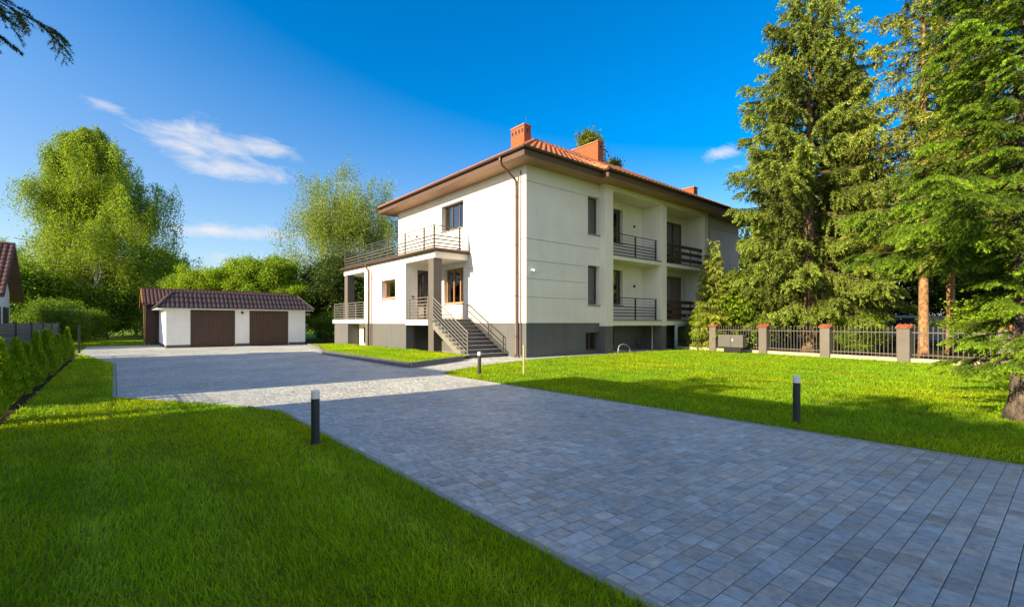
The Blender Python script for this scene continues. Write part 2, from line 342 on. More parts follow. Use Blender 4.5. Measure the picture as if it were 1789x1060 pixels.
def wall_grid(mb, O, ex, n, W, H, holes=(), grooves=(), gd=.035, gh=.030):
    """flat wall in plane (O, ex, +z), outward normal n; holes (x0,x1,z0,z1,depth) are real openings with reveals; grooves (x0,x1,z) are cut in"""
    O = Vector(O); ex = Vector(ex); n = Vector(n)
    xs = {0.0, W}; zs = {0.0, H}
    for h in holes: xs |= {h[0], h[1]}; zs |= {h[2], h[3]}
    for g in grooves: xs |= {g[0], g[1]}; zs |= {g[2]-gh/2, g[2]+gh/2}
    xs = sorted(x for x in xs if -1e-6 <= x <= W + 1e-6); zs = sorted(z for z in zs if -1e-6 <= z <= H + 1e-6)
    def depth(x, z):
        for h in holes:
            if h[0] < x < h[1] and h[2] < z < h[3]: return h[4], True
        for g in grooves:
            if g[0] < x < g[1] and abs(z - g[2]) < gh/2: return gd, False
        return 0.0, False
    nx, nz = len(xs)-1, len(zs)-1
    D = [[depth((xs[i]+xs[i+1])/2, (zs[j]+zs[j+1])/2) for j in range(nz)] for i in range(nx)]
    P = lambda x, z, d: O + ex*x + Vector((0,0,z)) - n*d
    flip = ex.cross(Vector((0,0,1))).dot(n) < 0
    def q(pts): mb.poly(pts[::-1] if flip else pts)
    for i in range(nx):
        for j in range(nz):
            d, hole = D[i][j]
            x0, x1, z0, z1 = xs[i], xs[i+1], zs[j], zs[j+1]
            if not hole: q([P(x0,z0,d),P(x1,z0,d),P(x1,z1,d),P(x0,z1,d)])
            if i+1 < nx and abs(D[i+1][j][0]-d) > 1e-6: q([P(x1,z0,d),P(x1,z0,D[i+1][j][0]),P(x1,z1,D[i+1][j][0]),P(x1,z1,d)])
            if j+1 < nz and abs(D[i][j+1][0]-d) > 1e-6: q([P(x0,z1,d),P(x1,z1,d),P(x1,z1,D[i][j+1][0]),P(x0,z1,D[i][j+1][0])])
    return mb
def window(parent, O, ex, n, w_, h_, mull=(), fm='frame', sill=True, recess=.27, curtain=None, name='window', fw=.07, panels=(), blind=0.0):
    """frame at the bottom of a reveal; O = lower left corner of the opening on the wall face"""
    O = Vector(O); ex = Vector(ex); n = Vector(n); ez = Vector((0,0,1))
    B = O - n*recess
    P = lambda x, z, d=0.0: B + ex*x + ez*z + n*d
    def slab(mb, x0, x1, z0, z1, d0, d1):
        mb.prism([P(x0,z0,d0),P(x1,z0,d0),P(x1,z1,d0),P(x0,z1,d0)], n*(d1-d0))
    e = .004
    mb = MB()
    slab(mb, e, fw, e, h_-e, 0, .06); slab(mb, w_-fw, w_-e, e, h_-e, 0, .06)
    slab(mb, fw, w_-fw, e, fw, 0, .06); slab(mb, fw, w_-fw, h_-fw, h_-e, 0, .06)
    for mx in mull: slab(mb, mx-fw*.6, mx+fw*.6, fw, h_-fw, -.005, .065)
    o = mb.build(name, fm, parent, .006)
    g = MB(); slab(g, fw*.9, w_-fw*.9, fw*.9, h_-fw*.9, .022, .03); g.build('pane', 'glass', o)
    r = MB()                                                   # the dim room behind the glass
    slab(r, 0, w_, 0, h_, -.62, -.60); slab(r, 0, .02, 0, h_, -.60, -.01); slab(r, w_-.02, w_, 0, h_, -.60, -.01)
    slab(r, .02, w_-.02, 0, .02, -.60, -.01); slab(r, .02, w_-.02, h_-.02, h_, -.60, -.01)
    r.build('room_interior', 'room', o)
    if curtain:
        c = MB()
        for (x0, x1) in curtain:
            k = max(6, int((x1-x0)/.03)); z0, z1 = .08, h_-.08
            top = [P(x0+(x1-x0)*i/k, z1, -.10 + .018*math.sin(i*1.9)) for i in range(k+1)]
            bot = [P(x0+(x1-x0)*i/k, z0, -.10 + .022*math.sin(i*1.9+.4)) for i in range(k+1)]
            c.add(top+bot, [(i, i+1, k+2+i, k+1+i) for i in range(k)])
        c.build('curtain', 'curtain', o)
    if blind:
        c = MB(); slab(c, fw, w_-fw, h_-fw-blind, h_-fw, -.06, -.055); c.build('roller_blind', 'curtain', o)
    if sill:
        s = MB(); s.prism([O+ex*(-.02)-n*(recess-.03)+ez*.0, O+ex*(w_+.02)-n*(recess-.03), O+ex*(w_+.02)+n*.045-ez*.02, O+ex*(-.02)+n*.045-ez*.02], ez*-.035)
        s.build('sill', 'sill', o, .004)
    return o
def tile_plane(mb, e0, e1, r0, r1, period=.30, row=.36, amp=.052, lift=.03, thick=.03):
    """pantile surface between eave e0-e1 and ridge r0-r1 (trapezoid or triangle), profiled and stepped"""
    e0, e1, r0, r1 = map(Vector, (e0, e1, r0, r1))
    ed = (e1-e0); Wd = ed.length; ed = ed/Wd
    up = (r0-e0) - ed*((r0-e0).dot(ed)); Ls = up.length; up = up/Ls
    nr = ed.cross(up).normalized()
    if nr.z < 0: nr = -nr
    a0 = (r0-e0).dot(ed); a1 = (r1-e0).dot(ed)
    nrow = max(1, round(Ls/row)); ncol = int(Wd/period*5)
    xs = np.linspace(0, Wd, ncol+1)
    prof = amp*np.abs(np.sin(np.pi*xs/period))**.8
    V = []; F = []
    lines = []
    for k in range(nrow):
        for t, l in ((k/nrow, lift), ((k+1)/nrow, 0.0)): lines.append((t, l))
    for t, l in lines:
        lo, hi = a0*t, Wd + (a1-Wd)*t
        x = np.clip(xs, lo, hi)
        base = np.array(e0)[None] + np.outer(x, np.array(ed)) + np.array(up)[None]*(Ls*t) + np.outer(prof + l, np.array(nr))
        V.append(base)
    # front lip of the eave row
    lip = V[0] - np.array(nr)[None]*(thick)
    V.insert(0, lip)
    V = np.concatenate(V); m = ncol+1; F = []
    flip = ed.cross(up).z < 0
    for j in range(len(lines)):
        for i in range(ncol):
            q = (j*m+i, j*m+i+1, (j+1)*m+i+1, (j+1)*m+i); F.append(q[::-1] if flip else q)
    mb.add(V.tolist(), F)
def cap_run(mb, p, q, r=.085, step=.36):
    """ridge or hip tiles: overlapping half-round caps"""
    p = Vector(p); q = Vector(q); d = q-p; L_ = d.length; d /= L_; n = max(1, int(L_/step))
    for i in range(n):
        a = p + d*(L_*i/n) ; b = p + d*(L_*(i+1)/n + .03)
        mb.tube([a, b], [r*1.12, r*.95], 8)
def railing(parent, name, path, zs, hts, posts, m='rail', r_thin=.014, bar=(.012,.04), thin=(0,), ph=None, post_w=.058, ext=0.0):
    """horizontal-bar railing along a straight run path=(p,q) in x,y; hts = bar heights above zs; posts = fractions"""
    (x0,y0),(x1,y1) = path
    b = MB(); d = Vector((x1-x0, y1-y0, 0)); ln = d.length; d /= ln
    for i, h in enumerate(hts):
        p = Vector((x0,y0,zs+h)) - d*ext; q = Vector((x1,y1,zs+h)) + d*ext
        if i in thin: b.tube([p, q], r_thin if i else .021, 8)
        else: b.bar(p, q, bar[0], bar[1])
    o = b.build(name, m, parent)
    for t in posts:
        c = Vector((x0,y0,0)) + d*ln*t
        pm = MB(); pm.box(c.x-post_w/2, c.x+post_w/2, c.y-post_w/2, c.y+post_w/2, zs, zs+(ph or hts[0]-.015)); pm.build('post', m, o, .004)
    return o

rng = np.random.default_rng(7)
def W2(u, v, z=0.0): return (u*UX - v*UY, u*UY + v*UX, z)            # (u, v) about the point under the camera -> world
CU, CV = 12.22, 13.76                                                # the house corner in (u, v)

# ------------------------------------------------------------------ the ground
def inside(px, py, poly):
    n = len(poly); c = np.zeros(px.shape, bool); j = n-1
    for i in range(n):
        xi, yi = poly[i]; xj, yj = poly[j]
        k = ((yi > py) != (yj > py)) & (px < (xj-xi)*(py-yi)/((yj-yi) if yj != yi else 1e-9) + xi)
        c ^= k; j = i
    return c
def sheet(name, poly_uv, z, m, parent=None):
    from mathutils.geometry import tessellate_polygon
    pts = [Vector((a, b, 0)) for a, b in poly_uv]
    tris = tessellate_polygon([pts])
    mb = MB(); mb.add([W2(a, b, z) for a, b in poly_uv], [t if (pts[t[1]]-pts[t[0]]).cross(pts[t[2]]-pts[t[0]]).z > 0 else t[::-1] for t in tris])
    return mb.build(name, m, parent)
DRIVE = [(2,-4),(6.55,-4),(6.55,10.5),(6.9,11.2),(7.7,11.67),(9.37,12.36),(11.6,12.98),(13.5,13.18),(22.2,13.18),(22.2,14.9),(12.5,14.9),(12.5,31.4),(9.26,31.4),(2.12,31.4),
         (2.12,36.5),(-1.2,36.5),(-1.2,28.4),(.04,20.55),(.04,11.3),(1.42,9.1),(1.74,8.5),(2.0,7.8)]
LAWN_L = [(-1.14,-5),(1.95,-5),(1.95,7.8),(1.69,8.47),(1.37,9.05),(-.01,11.25),(-.01,20.5),(-1.14,28.0)]
LAWN_R = [(6.61,-4),(6.61,10.5),(6.95,11.17),(7.72,11.62),(9.4,12.31),(11.62,12.92),(13.5,13.12),(22.45,13.12),(22.35,11.4),(20.95,3.9),(20.45,1.4),(19.6,-3),(18,-4)]
BED = [(6.87,12.97),(9.55,14.25),(10.3,15.0),(10.46,17.0),(10.46,28.5),(8.6,28.5),(7.9,24.5),(7.0,21.0)]
g = MB(); g.poly([(-700,-700,-.02),(700,-700,-.02),(700,700,-.02),(-700,700,-.02)])
tag(g.build('ground', 'meadow'), 'grassy ground of the gardens around the house', None, None, 'structure')
tag(sheet('lawn', LAWN_L, -.004, 'turf'), 'lawn soil on the near side of the drive', None, None, 'structure')
tag(sheet('lawn', LAWN_R, -.004, 'turf'), 'lawn soil in front of the long facade', None, None, 'structure')
tag(sheet('terrain', [(-1.75,5),(-1.14,5),(-1.14,28),(-1.75,28)], -.008, 'soil'), 'bare soil strip under the hedge plants', None, None, 'structure')
tag(sheet('terrain', [(20.5,1.4),(22.4,13.2),(22.4,13.9),(40,13.9),(70,30),(110,-10),(60,-50),(18,-8)], -.012, 'forest'), 'shady ground under the spruces beyond the fence', None, None, 'structure')
tag(sheet('terrain', [(9.3,31.45),(16,31.45),(16,42),(9.3,42)], -.006, 'soil'), 'bare soil beside the garage', None, None, 'structure')

def clip_rect(poly, x0, x1, y0, y1):
    def cl(ps, f, inter):
        out = []
        for i in range(len(ps)):
            a, b = ps[i-1], ps[i]; fa, fb = f(a), f(b)
            if fb:
                if not fa: out.append(inter(a, b))
                out.append(b)
            elif fa: out.append(inter(a, b))
        return out
    def ix(c): return lambda a, b: (c, a[1] + (b[1]-a[1])*(c-a[0])/(b[0]-a[0]))
    def iy(c): return lambda a, b: (a[0] + (b[0]-a[0])*(c-a[1])/(b[1]-a[1]), c)
    for f, t in ((lambda p: p[0] >= x0, ix(x0)), (lambda p: p[0] <= x1, ix(x1)), (lambda p: p[1] >= y0, iy(y0)), (lambda p: p[1] <= y1, iy(y1))):
        if not poly: return []
        poly = cl(poly, f, t)
    return poly
def build_pavers():
    r = random.Random(3)
    stones = []
    v = -2.0; row = .117; k = 0
    hx = [(CU, CU+30, CV+.05, CV+30)]
    while v < 36.5:
        u = -1.3 - r.random()*.2; rs = r.choice
        far = v > 16
        while u < 22.3:
            wd = r.choice((.082,.117,.117,.15,.15,.178)) if not far else r.choice((.117,.15,.178))
            a, b = u, u + wd; u = b
            c = ((a+b)/2, v+row/2)
            x, y = W2(c[0], c[1])[:2]
            if y < 1.2 or abs(x) > 1.35*y + 2: continue
            if CU+.1 < a and v > CV+1.2: continue
            if 7.3 < a and 12.9 < v < 27 and inside(np.array([a,b,a,b]), np.array([v,v,v+row,v+row]), BED).all(): continue
            ins = inside(np.array([a,b,b,a]), np.array([v,v,v+row,v+row]), DRIVE)
            if ins.all(): ps = [(a,v),(b,v),(b,v+row),(a,v+row)]
            elif ins.any():
                ps = clip_rect(list(DRIVE), a, b, v, v+row)
                if len(ps) < 3: continue
            else: continue
            stones.append(ps)
        v += row; k += 1
    V = []; C = []; F3 = []
    faces = []
    for ps in stones:
        n = len(ps); cx = sum(p[0] for p in ps)/n; cy = sum(p[1] for p in ps)/n
        dist = math.hypot(*W2(cx, cy)[:2])
        g_ = .0026; bv = .0042
        tone = r.gauss(1, .10); hue = r.random()
        c = np.array((.372,.392,.385))*tone
        if hue < .25: c = c*np.array((1.10,1.0,.93))
        elif hue > .8: c = c*np.array((.93,1.0,1.08))
        tx, ty, tz = r.gauss(0,.008), r.gauss(0,.008), r.gauss(0,.0005)
        base = len(V)
        rings = ((g_, -.008), (g_, -.0022), (g_+bv, 0.0)) if dist < 9 else ((g_, -.005), (g_+bv, 0.0))
        for ins_, z in rings:
            for p in ps:
                dx, dy = p[0]-cx, p[1]-cy; s_ = max(.2, 1 - ins_/max(.03, abs(dx))) if abs(dx) > 1e-4 else 1; t_ = max(.2, 1 - ins_/max(.03, abs(dy))) if abs(dy) > 1e-4 else 1
                q = (cx + dx*s_, cy + dy*t_)
                V.append(W2(q[0], q[1], z + tz + (dx*tx + dy*ty))); C.append(c)
        for j in range(len(rings)-1):
            for i in range(n): faces.append((base+j*n+i, base+j*n+(i+1) % n, base+(j+1)*n+(i+1) % n, base+(j+1)*n+i))
        faces.append(tuple(base+(len(rings)-1)*n+i for i in range(n)))
    me = bpy.data.meshes.new('driveway'); me.from_pydata(V, [], faces); me.update()
    at = me.attributes.new('col', 'FLOAT_COLOR', 'POINT'); c4 = np.ones((len(V),4), np.float32); c4[:, :3] = np.array(C); at.data.foreach_set('color', c4.ravel())
    me.materials.append(M['paver']); o = bpy.data.objects.new('driveway', me); link(o)
    tag(o, 'driveway and forecourt of grey blue concrete paving stones', None, None, 'structure')
build_pavers()
tag(sheet('pavement', DRIVE, -.0045, 'joint'), 'sand bed showing in the joints of the paving', None, None, 'structure')
def kerb_line(name, pts, wd, z0, z1, m, label):
    mb = MB()
    for a, b in zip(pts[:-1], pts[1:]):
        L_ = math.hypot(b[0]-a[0], b[1]-a[1]); n = max(1, round(L_/1.0))
        for i in range(n):
            t0, t1 = i/n + .003/L_, (i+1)/n - .003/L_
            p = W2(a[0]+(b[0]-a[0])*t0, a[1]+(b[1]-a[1])*t0, (z0+z1)/2); q = W2(a[0]+(b[0]-a[0])*t1, a[1]+(b[1]-a[1])*t1, (z0+z1)/2)
            mb.bar(p, q, wd, z1-z0)
    return tag(mb.build(name, m, None, .006), label, None, None, 'structure')
kerb_line('kerb', [(1.965,-3),(1.965,7.8),(1.70,8.48),(1.38,9.06),(0.0,11.27),(0.0,20.53),(-1.2,28.3)], .06, -.05, .012, 'kerb_light', 'pale edging stones between drive and near lawn')
kerb_line('kerb', [(6.58,-3),(6.58,10.5),(6.93,11.18),(7.71,11.64),(9.38,12.33),(11.61,12.95),(13.5,13.15),(22.2,13.15)], .05, -.05, .008, 'kerb_light', 'pale edging stones along the far lawn')
kerb_line('kerb', [(9.6,14.28),(6.83,12.93),(6.96,21.0),(7.86,24.5),(8.56,28.5)], .09, -.05, .165, 'kerb', 'raised dark grey kerb of the grass bed')
bed = sheet('bed_soil', BED, .10, 'turf'); tag(bed, 'raised soil inside the kerbed grass bed', None, None, 'structure'); bed.name = 'terrain.003'

# ------------------------------------------------------------------ the main house
H = empty('apartment_house', W2(CU, CV), ANG, 'cream two storey house with orange tile roof, loggias, outside stair and terrace', 'house')
GZ = [2.357, 3.077, 3.786, 4.63, 6.857]
Zb = 1.35; Zt = 7.62
# walls
w1 = MB()
wall_grid(w1, (0,10.8,Zb), (0,-1,0), (-1,0,0), 10.8, Zt-Zb,
          holes=[(10.8-6.2,10.8-4.31,5.77-Zb,6.98-Zb,.27),(10.8-5.97,10.8-4.31,2.27-Zb,3.91-Zb,.27)],
          grooves=[(6.9,10.8,z-Zb) for z in GZ[:3]] + [(0,10.8,GZ[3]-Zb)] + [(0,10.8-6.22,GZ[4]-Zb),(10.8-4.29,10.8,GZ[4]-Zb)])
w1.build('wall', 'plaster', H)
w2 = MB()
wall_grid(w2, (0,0,Zb), (1,0,0), (0,-1,0), 4.39, Zt-Zb, holes=[(3.59,4.385,5.26-Zb,6.90-Zb,.27),(3.59,4.385,2.16-Zb,3.87-Zb,.27)],
          grooves=[(0,3.44,z-Zb) for z in (GZ[0],GZ[1],GZ[2],GZ[4])] + [(0,4.30,GZ[3]-Zb)])
w2.build('wall', 'plaster', H)
w3 = MB()
wall_grid(w3, (13.41,0,Zb), (1,0,0), (0,-1,0), 4.39, Zt-Zb, holes=[(.005,.80,5.26-Zb,6.90-Zb,.27),(.005,.80,2.16-Zb,3.87-Zb,.27)], grooves=[(.95,4.39,z-Zb) for z in GZ])
w3.poly([(17.8,0,Zb),(17.8,10.8,Zb),(17.8,10.8,Zt),(17.8,0,Zt)]); w3.poly([(17.8,10.8,Zb),(0,10.8,Zb),(0,10.8,Zt),(17.8,10.8,Zt)])
w3.build('wall', 'plaster', H)
# loggias
lg = MB()
for x0, x1, door in ((4.93,8.74,False),(9.22,12.99,True)):
    holes = []
    for z0, z1 in ((2.24,3.94),(5.28,6.92)):
        holes.append((x0+.6,7.1 if not door else 0,0,0,0) if False else ((.5, 7.1-x0, z0-1.5, z1-1.5, .22) if not door else (1.68, 3.36, z0-1.5-.7, z1-1.5, .12)))
    wall_grid(lg, (x0,.8,1.5), (1,0,0), (0,-1,0), x1-x0, 5.76, holes=holes)
for a, b in ((4.39,4.93),(8.74,9.22),(12.99,13.41)): lg.box(a, b, -.325, .82, 1.21, Zt)
lg.box(4.93,8.74,-.323,.80,7.26,Zt); lg.box(9.22,12.99,-.323,.80,7.26,Zt)
lg.build('loggia_wall', 'plaster_grey', H, .008)
for x0, x1 in ((4.93,8.74),(9.22,12.99)):
    for z0, z1 in ((1.23,1.46),(4.22,4.40)):
        s = MB(); s.box(x0+.003, x1-.003, -.315, .79, z0, z1); o = s.build('balcony_slab', 'plaster_grey', H, .006)
        t = MB(); t.box(x0+.004, x1-.004, -.36, .785, z1+.002, z1+.035); t.build('floor_tiles', 'concrete' if z0 < 2 else 'tread', o, .004)
hts = [1.02,.88,.755,.60,.46,.32,.18]
for z in (1.50,4.435):
    railing(H, 'balcony_railing', ((4.98,-.12),(8.60,-.12)), z, hts, (.0,.52,.985), 'rail_dark', r_thin=.008, bar=(.012,.045), thin=(0,1,2), ext=.03)
for z in (1.50,4.435):       # brown board balustrade of the neighbour's balcony
    b = MB()
    for h in (.93,.60,.25): b.box(9.24,12.97,-.19,-.155,z+h-.085,z+h+.085)
    o = b.build('balcony_balustrade', 'brown_wood', H, .005)
    for xa, xb, ya, yb in ((10.55,10.75,-.225,-.192),(11.8,11.84,-.15,-.11),(9.3,9.34,-.15,-.11)):
        pm = MB(); pm.box(xa,xb,ya,yb,z+.02,z+1.0); pm.build('post', 'brown_wood', o, .004)
for z0, z1 in ((2.24,3.94),(5.28,6.92)):
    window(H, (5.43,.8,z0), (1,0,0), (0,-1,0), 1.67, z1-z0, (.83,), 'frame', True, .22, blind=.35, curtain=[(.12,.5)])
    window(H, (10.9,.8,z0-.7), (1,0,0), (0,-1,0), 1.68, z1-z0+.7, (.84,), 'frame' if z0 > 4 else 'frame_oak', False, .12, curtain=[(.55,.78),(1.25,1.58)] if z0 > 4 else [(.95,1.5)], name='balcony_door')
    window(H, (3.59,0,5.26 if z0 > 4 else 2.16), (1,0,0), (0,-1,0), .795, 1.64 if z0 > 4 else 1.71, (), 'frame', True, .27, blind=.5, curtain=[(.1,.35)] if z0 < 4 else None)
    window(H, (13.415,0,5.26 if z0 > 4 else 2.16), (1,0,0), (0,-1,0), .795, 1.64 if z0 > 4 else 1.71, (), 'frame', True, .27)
for z in (3.2, 6.22):
    l = MB(); l.tube([(8.02,.80,z),(8.02,.74,z)], .055, 12); l.tube([(8.02,.745,z-.04),(8.02,.745,z+.07)], .035, 10); l.build('wall_lamp', 'black', H)
# entrance side windows
window(H, (0,6.2,5.77), (0,-1,0), (-1,0,0), 1.89, 1.21, (.66,1.27), 'frame', True, .27, curtain=[(.1,.3),(.72,.86)])
window(H, (0,5.97,2.27), (0,-1,0), (-1,0,0), 1.66, 1.64, (.62,1.18), 'frame_oak', True, .22, curtain=[(.1,.5),(.75,1.1)])
v_ = MB(); v_.tube([(0,9.5,6.0),(-.04,9.5,6.0)], .05, 10); v_.build('wall_vent', 'black', H); v_ = MB(); v_.tube([(0,8.6,5.88),(-.06,8.6,5.88)], .06, 10); v_.build('wall_lamp', 'black', H)
# security camera on the facade
sct = MB(); sct.tube([(.30,0,3.42),(.30,-.05,3.42)], .05, 12); sct.tube([(.30,-.05,3.42),(.36,-.12,3.40)], .022, 8); sct.tube([(.27,-.14,3.40),(.43,-.13,3.37)], .045, 12); sct.build('security_camera', 'frosted', H, smooth=False)
# plinth
pl = MB()
wall_grid(pl, (0.025,.025,0), (1,0,0), (0,-1,0), 4.365, Zb, holes=[(3.45,4.36,.15,.93,.3)])
wall_grid(pl, (.025,10.8,0), (0,-1,0), (-1,0,0), 10.775, Zb)
pl.poly([(0,0,Zb),(.025,.025,Zb),(.025,10.8,Zb),(0,10.8,Zb)][::-1]); pl.poly([(0,0,Zb),(4.39,0,Zb),(4.39,.025,Zb),(.025,.025,Zb)])
for a, b in ((4.392,4.928),(8.742,9.218),(12.992,13.408)): pl.box(a, b, -.30, .80, 0, 1.208)
pl.box(4.9,13.0,.81,.9,0,1.3); pl.box(13.41,17.77,.03,.3,0,Zb); pl.box(17.6,17.77,.3,10.7,0,Zb)
pl.build('plinth', 'plinth', H)
window(H, (3.475,.025,.15), (1,0,0), (0,-1,0), .905, .78, (.5,), 'frame', True, .3)
window(H, (5.2,.81,.25), (1,0,0), (0,-1,0), 1.2, .85, (.6,), 'frame', False, .0)
bl = MB(); bl.tube([(5.25,.62,.72),(5.25,.62,.95)], [.05,.075], 12); bl.bar((5.25,.81,.97),(5.25,.62,.97),.02); bl.build('wall_lamp', 'frosted', H)
ps = MB(); ps.tube([(8.58,.1,0),(8.58,.1,1.2)], .04, 10); ps.build('drain_pipe', 'stake', H)

# roof ---------------------------------------------------------------
ex0, ex1, ey0, ey1, ez = -.8, 18.6, -.8, 11.6, 7.78
rz = ez + 6.2*.57; rx0, rx1, ry = 5.4, 12.4, 5.4
b0, b1, by = 3.6, 14.2, -1.125
sf = MB(); sf.box(ex0+.03, ex1-.03, ey0+.03, ey1-.03, 7.48, 7.50); sf.box(b0+.03, b1-.03, by+.03, ey0+.05, 7.481, 7.501)
for i in range(1, 7):                                            # board joints of the soffit
    sf.box(ex0+.03, ex1-.03, ey0+i*.13-.003, ey0+i*.13+.003, 7.474, 7.48); sf.box(ex0+i*.13-.003, ex0+i*.13+.003, .03, ey1-.03, 7.474, 7.48)
RF = MB()
tile_plane(RF, (ex0,ey1,ez), (ex0,ey0,ez), (rx0,ry,rz), (rx0,ry,rz))
tile_plane(RF, (ex0,ey0,ez), (ex1,ey0,ez), (rx0,ry,rz), (rx1,ry,rz))
tile_plane(RF, (ex1,ey0,ez), (ex1,ey1,ez), (rx1,ry,rz), (rx1,ry,rz))
tile_plane(RF, (ex1,ey1,ez), (ex0,ey1,ez), (rx1,ry,rz), (rx0,ry,rz))
tile_plane(RF, (b0,by,ez+.01), (b1,by,ez+.01), (rx0,ry,rz+.01), (rx1,ry,rz+.01))
RF.poly([(b0,by,ez),(b0,ey0,ez),(rx0,ry,rz)]); RF.poly([(b1,by,ez),(rx1,ry,rz),(b1,ey0,ez)])
roof = RF.build('roof', 'tile', H)
cp = MB(); up = .03
for p, q in (((ex0,ey0,ez+up),(rx0,ry,rz+up)), ((ex0,ey1,ez+up),(rx0,ry,rz+up)), ((ex1,ey0,ez+up),(rx1,ry,rz+up)), ((ex1,ey1,ez+up),(rx1,ry,rz+up)), ((rx0,ry,rz+up),(rx1,ry,rz+up)), ((b0,by,ez+up),(b0+.15,ey0+.6,ez+.4)), ((b1,by,ez+up),(b1-.15,ey0+.6,ez+.4))):
    cap_run(cp, p, q)
cp.build('ridge_tiles', 'tile', roof)
sf.build('soffit', 'soffit', roof)
fa = MB()
loop = [(ex0,ey0),(b0,ey0),(b0,by),(b1,by),(b1,ey0),(ex1,ey0),(ex1,ey1),(ex0,ey1),(ex0,ey0)]
for (xa,ya),(xb,yb) in zip(loop[:-1], loop[1:]): fa.bar((xa,ya,7.60),(xb,yb,7.60),.035,.27)
fa.build('fascia', 'fascia', roof)
gu = MB()
def gutter_run(mb, p, q, out, r=.075):
    p = Vector(p); q = Vector(q); o = Vector(out); n = 8
    prof = [(math.cos(math.pi*k/n), -math.sin(math.pi*k/n)) for k in range(n+1)]
    pin = [(.9*a, .9*b) for a, b in prof][::-1]
    pr = prof + pin; vs = []
    for e in (p, q):
        vs += [e + o*(r + r*a) + Vector((0,0,r*b)) for a, b in pr]
    m = len(pr); mb.add(vs, [(i, (i+1) % m, m+(i+1) % m, m+i) for i in range(m)] + [tuple(range(m)), tuple(range(2*m-1, m-1, -1))])
for p, q, o in (((ex0-.02,ey1+.1,ez-.015),(ex0-.02,ey0-.16,ez-.015),(-1,0,0)), ((ex0-.16,ey0-.02,ez-.015),(b0,ey0-.02,ez-.015),(0,-1,0)), ((b0-.16,by-.02,ez-.015),(b1+.16,by-.02,ez-.015),(0,-1,0)), ((b0-.02,ey0,ez-.015),(b0-.02,by-.16,ez-.015),(-1,0,0)), ((b1,ey0-.02,ez-.015),(ex1,ey0-.02,ez-.015),(0,-1,0))):
    gutter_run(gu, p, q, o)
gu.build('gutter', 'gutter', roof)
def chimney(x0, x1, y0, y1, z0, z1, flues_left=True):
    m = MB(); m.box(x0, x1, y0, y1, z0, z1); o = m.build('chimney', 'brick', roof, .006)
    c = MB(); c.box(x0-.04, x1+.04, y0-.04, y1+.04, z1+.001, z1+.06); c.build('chimney_cap', 'cap', o, .008)
    n = max(1, int((y1-y0)/.27))
    if flues_left:
        for i in range(n):
            yc = y0 + (y1-y0)*(i+.5)/n; f = MB(); f.box(x0-.012, x0-.002, yc-.06, yc+.06, z1-.36, z1-.17); f.build('flue_vent', 'black', o)
    f = MB(); f.box((x0+x1)/2-.06, (x0+x1)/2+.06, y0-.012, y0-.002, z1-.36, z1-.17)
    f.build('flue_vent', 'black', o)
    return o
c1 = chimney(4.3, 4.79, 5.0, 6.08, 9.9, 11.78)
an = MB(); an.tube([(4.5,5.1,11.8),(4.5,5.1,12.3)], .008, 6); an.build('chimney_rod', 'rail', c1); an = MB(); an.tube([(4.5,5.9,11.8),(4.5,5.9,12.15)], .008, 6); an.build('chimney_rod', 'rail', c1)
chimney(9.05, 9.55, 4.0, 7.3, 9.4, 11.76, False)
chimney(15.1, 15.55, 1.5, 2.7, 8.4, 9.68, False)
# downpipes
def pipe(pts, parent, r=.05, name='downpipe', m='pipe'):
    b = MB(); b.tube(pts, r, 10)
    return b.build(name, m, parent, smooth=True)
dp = pipe([(-.88,.52,7.72),(-.88,.52,7.55),(-.80,.52,7.42),(-.20,.50,7.02),(-.10,.49,6.92),(-.09,.49,6.7),(-.09,.49,.18),(-.12,.47,.08),(-.2,.44,.05)], H)
for z in (6.3,4.4,2.4,.8):
    c = MB(); c.tube([(-.09,.49,z),(-.09,.49,z+.04)], .058, 10); c.bar((-.09,.49,z+.02),(0,.49,z+.02),.02); c.build('pipe_clip', 'gutter', dp)
cab = MB(); cab.tube([(-.03,.30,7.3),(-.03,.30,.1)], .022, 8); cab.build('cable_duct', 'pipe', H)

# entrance wing with roof terrace ------------------------------------
A = -1.7; Yn = 3.93; Yd = 6.62; Yw = 11.43; Yf = 14.45
ww = MB()
wall_grid(ww, (A,Yw,1.32), (0,-1,0), (-1,0,0), Yw-Yd, 2.83, holes=[(Yw-9.25,Yw-7.69,2.57-1.32,3.5-1.32,.27)])
wall_grid(ww, (A,Yd,1.32), (1,0,0), (0,-1,0), 1.7, 2.83, holes=[(.62,1.52,.18,2.56,.10)])
ww.poly([(A,Yw,1.32),(A,Yw,4.15),(0,Yw,4.15),(0,Yw,1.32)])
ww.build('wing_wall', 'plaster', H)
bm = MB(); bm.box(A-.012, -.003, Yn+.002, Yf, 4.151, 4.42); bm.box(0,2,10.85,Yf,4.151,4.42); bm.build('roof_beam', 'plaster', H, .006)
ter = MB(); ter.box(A-.10, -.004, Yn-.08, Yf+.1, 4.422, 4.50); ter.box(0,2.1,10.85,Yf+.1,4.422,4.50); ter.box(A-.17, -.006, Yn-.15, Yf+.17, 4.502, 4.56); ter.box(0,2.1,10.85,Yf+.17,4.502,4.56)
to = ter.build('terrace_roof', 'fascia', H, .006)
gt = MB(); gutter_run(gt, (A-.172,Yf+.17,4.50), (A-.172,Yn-.2,4.50), (-1,0,0), .05); gutter_run(gt, (A-.2,Yn-.152,4.50), (-.02,Yn-.152,4.50), (0,-1,0), .045); gt.build('gutter', 'gutter', to)
th = [.97,.83,.70,.545,.39,.235,.09]
def rail_thing(path, z, posts, nm='terrace_railing', m='rail', hts=th, thin=(0,1,2), **k): return railing(H, nm, path, z, hts, posts, m, thin=thin, **k)
rail_thing(((A-.04,Yn+.02),(A-.04,Yf-.3)), 4.56, (0,.085,.26,.44,.62,.8,.999), bar=(.028,.056))
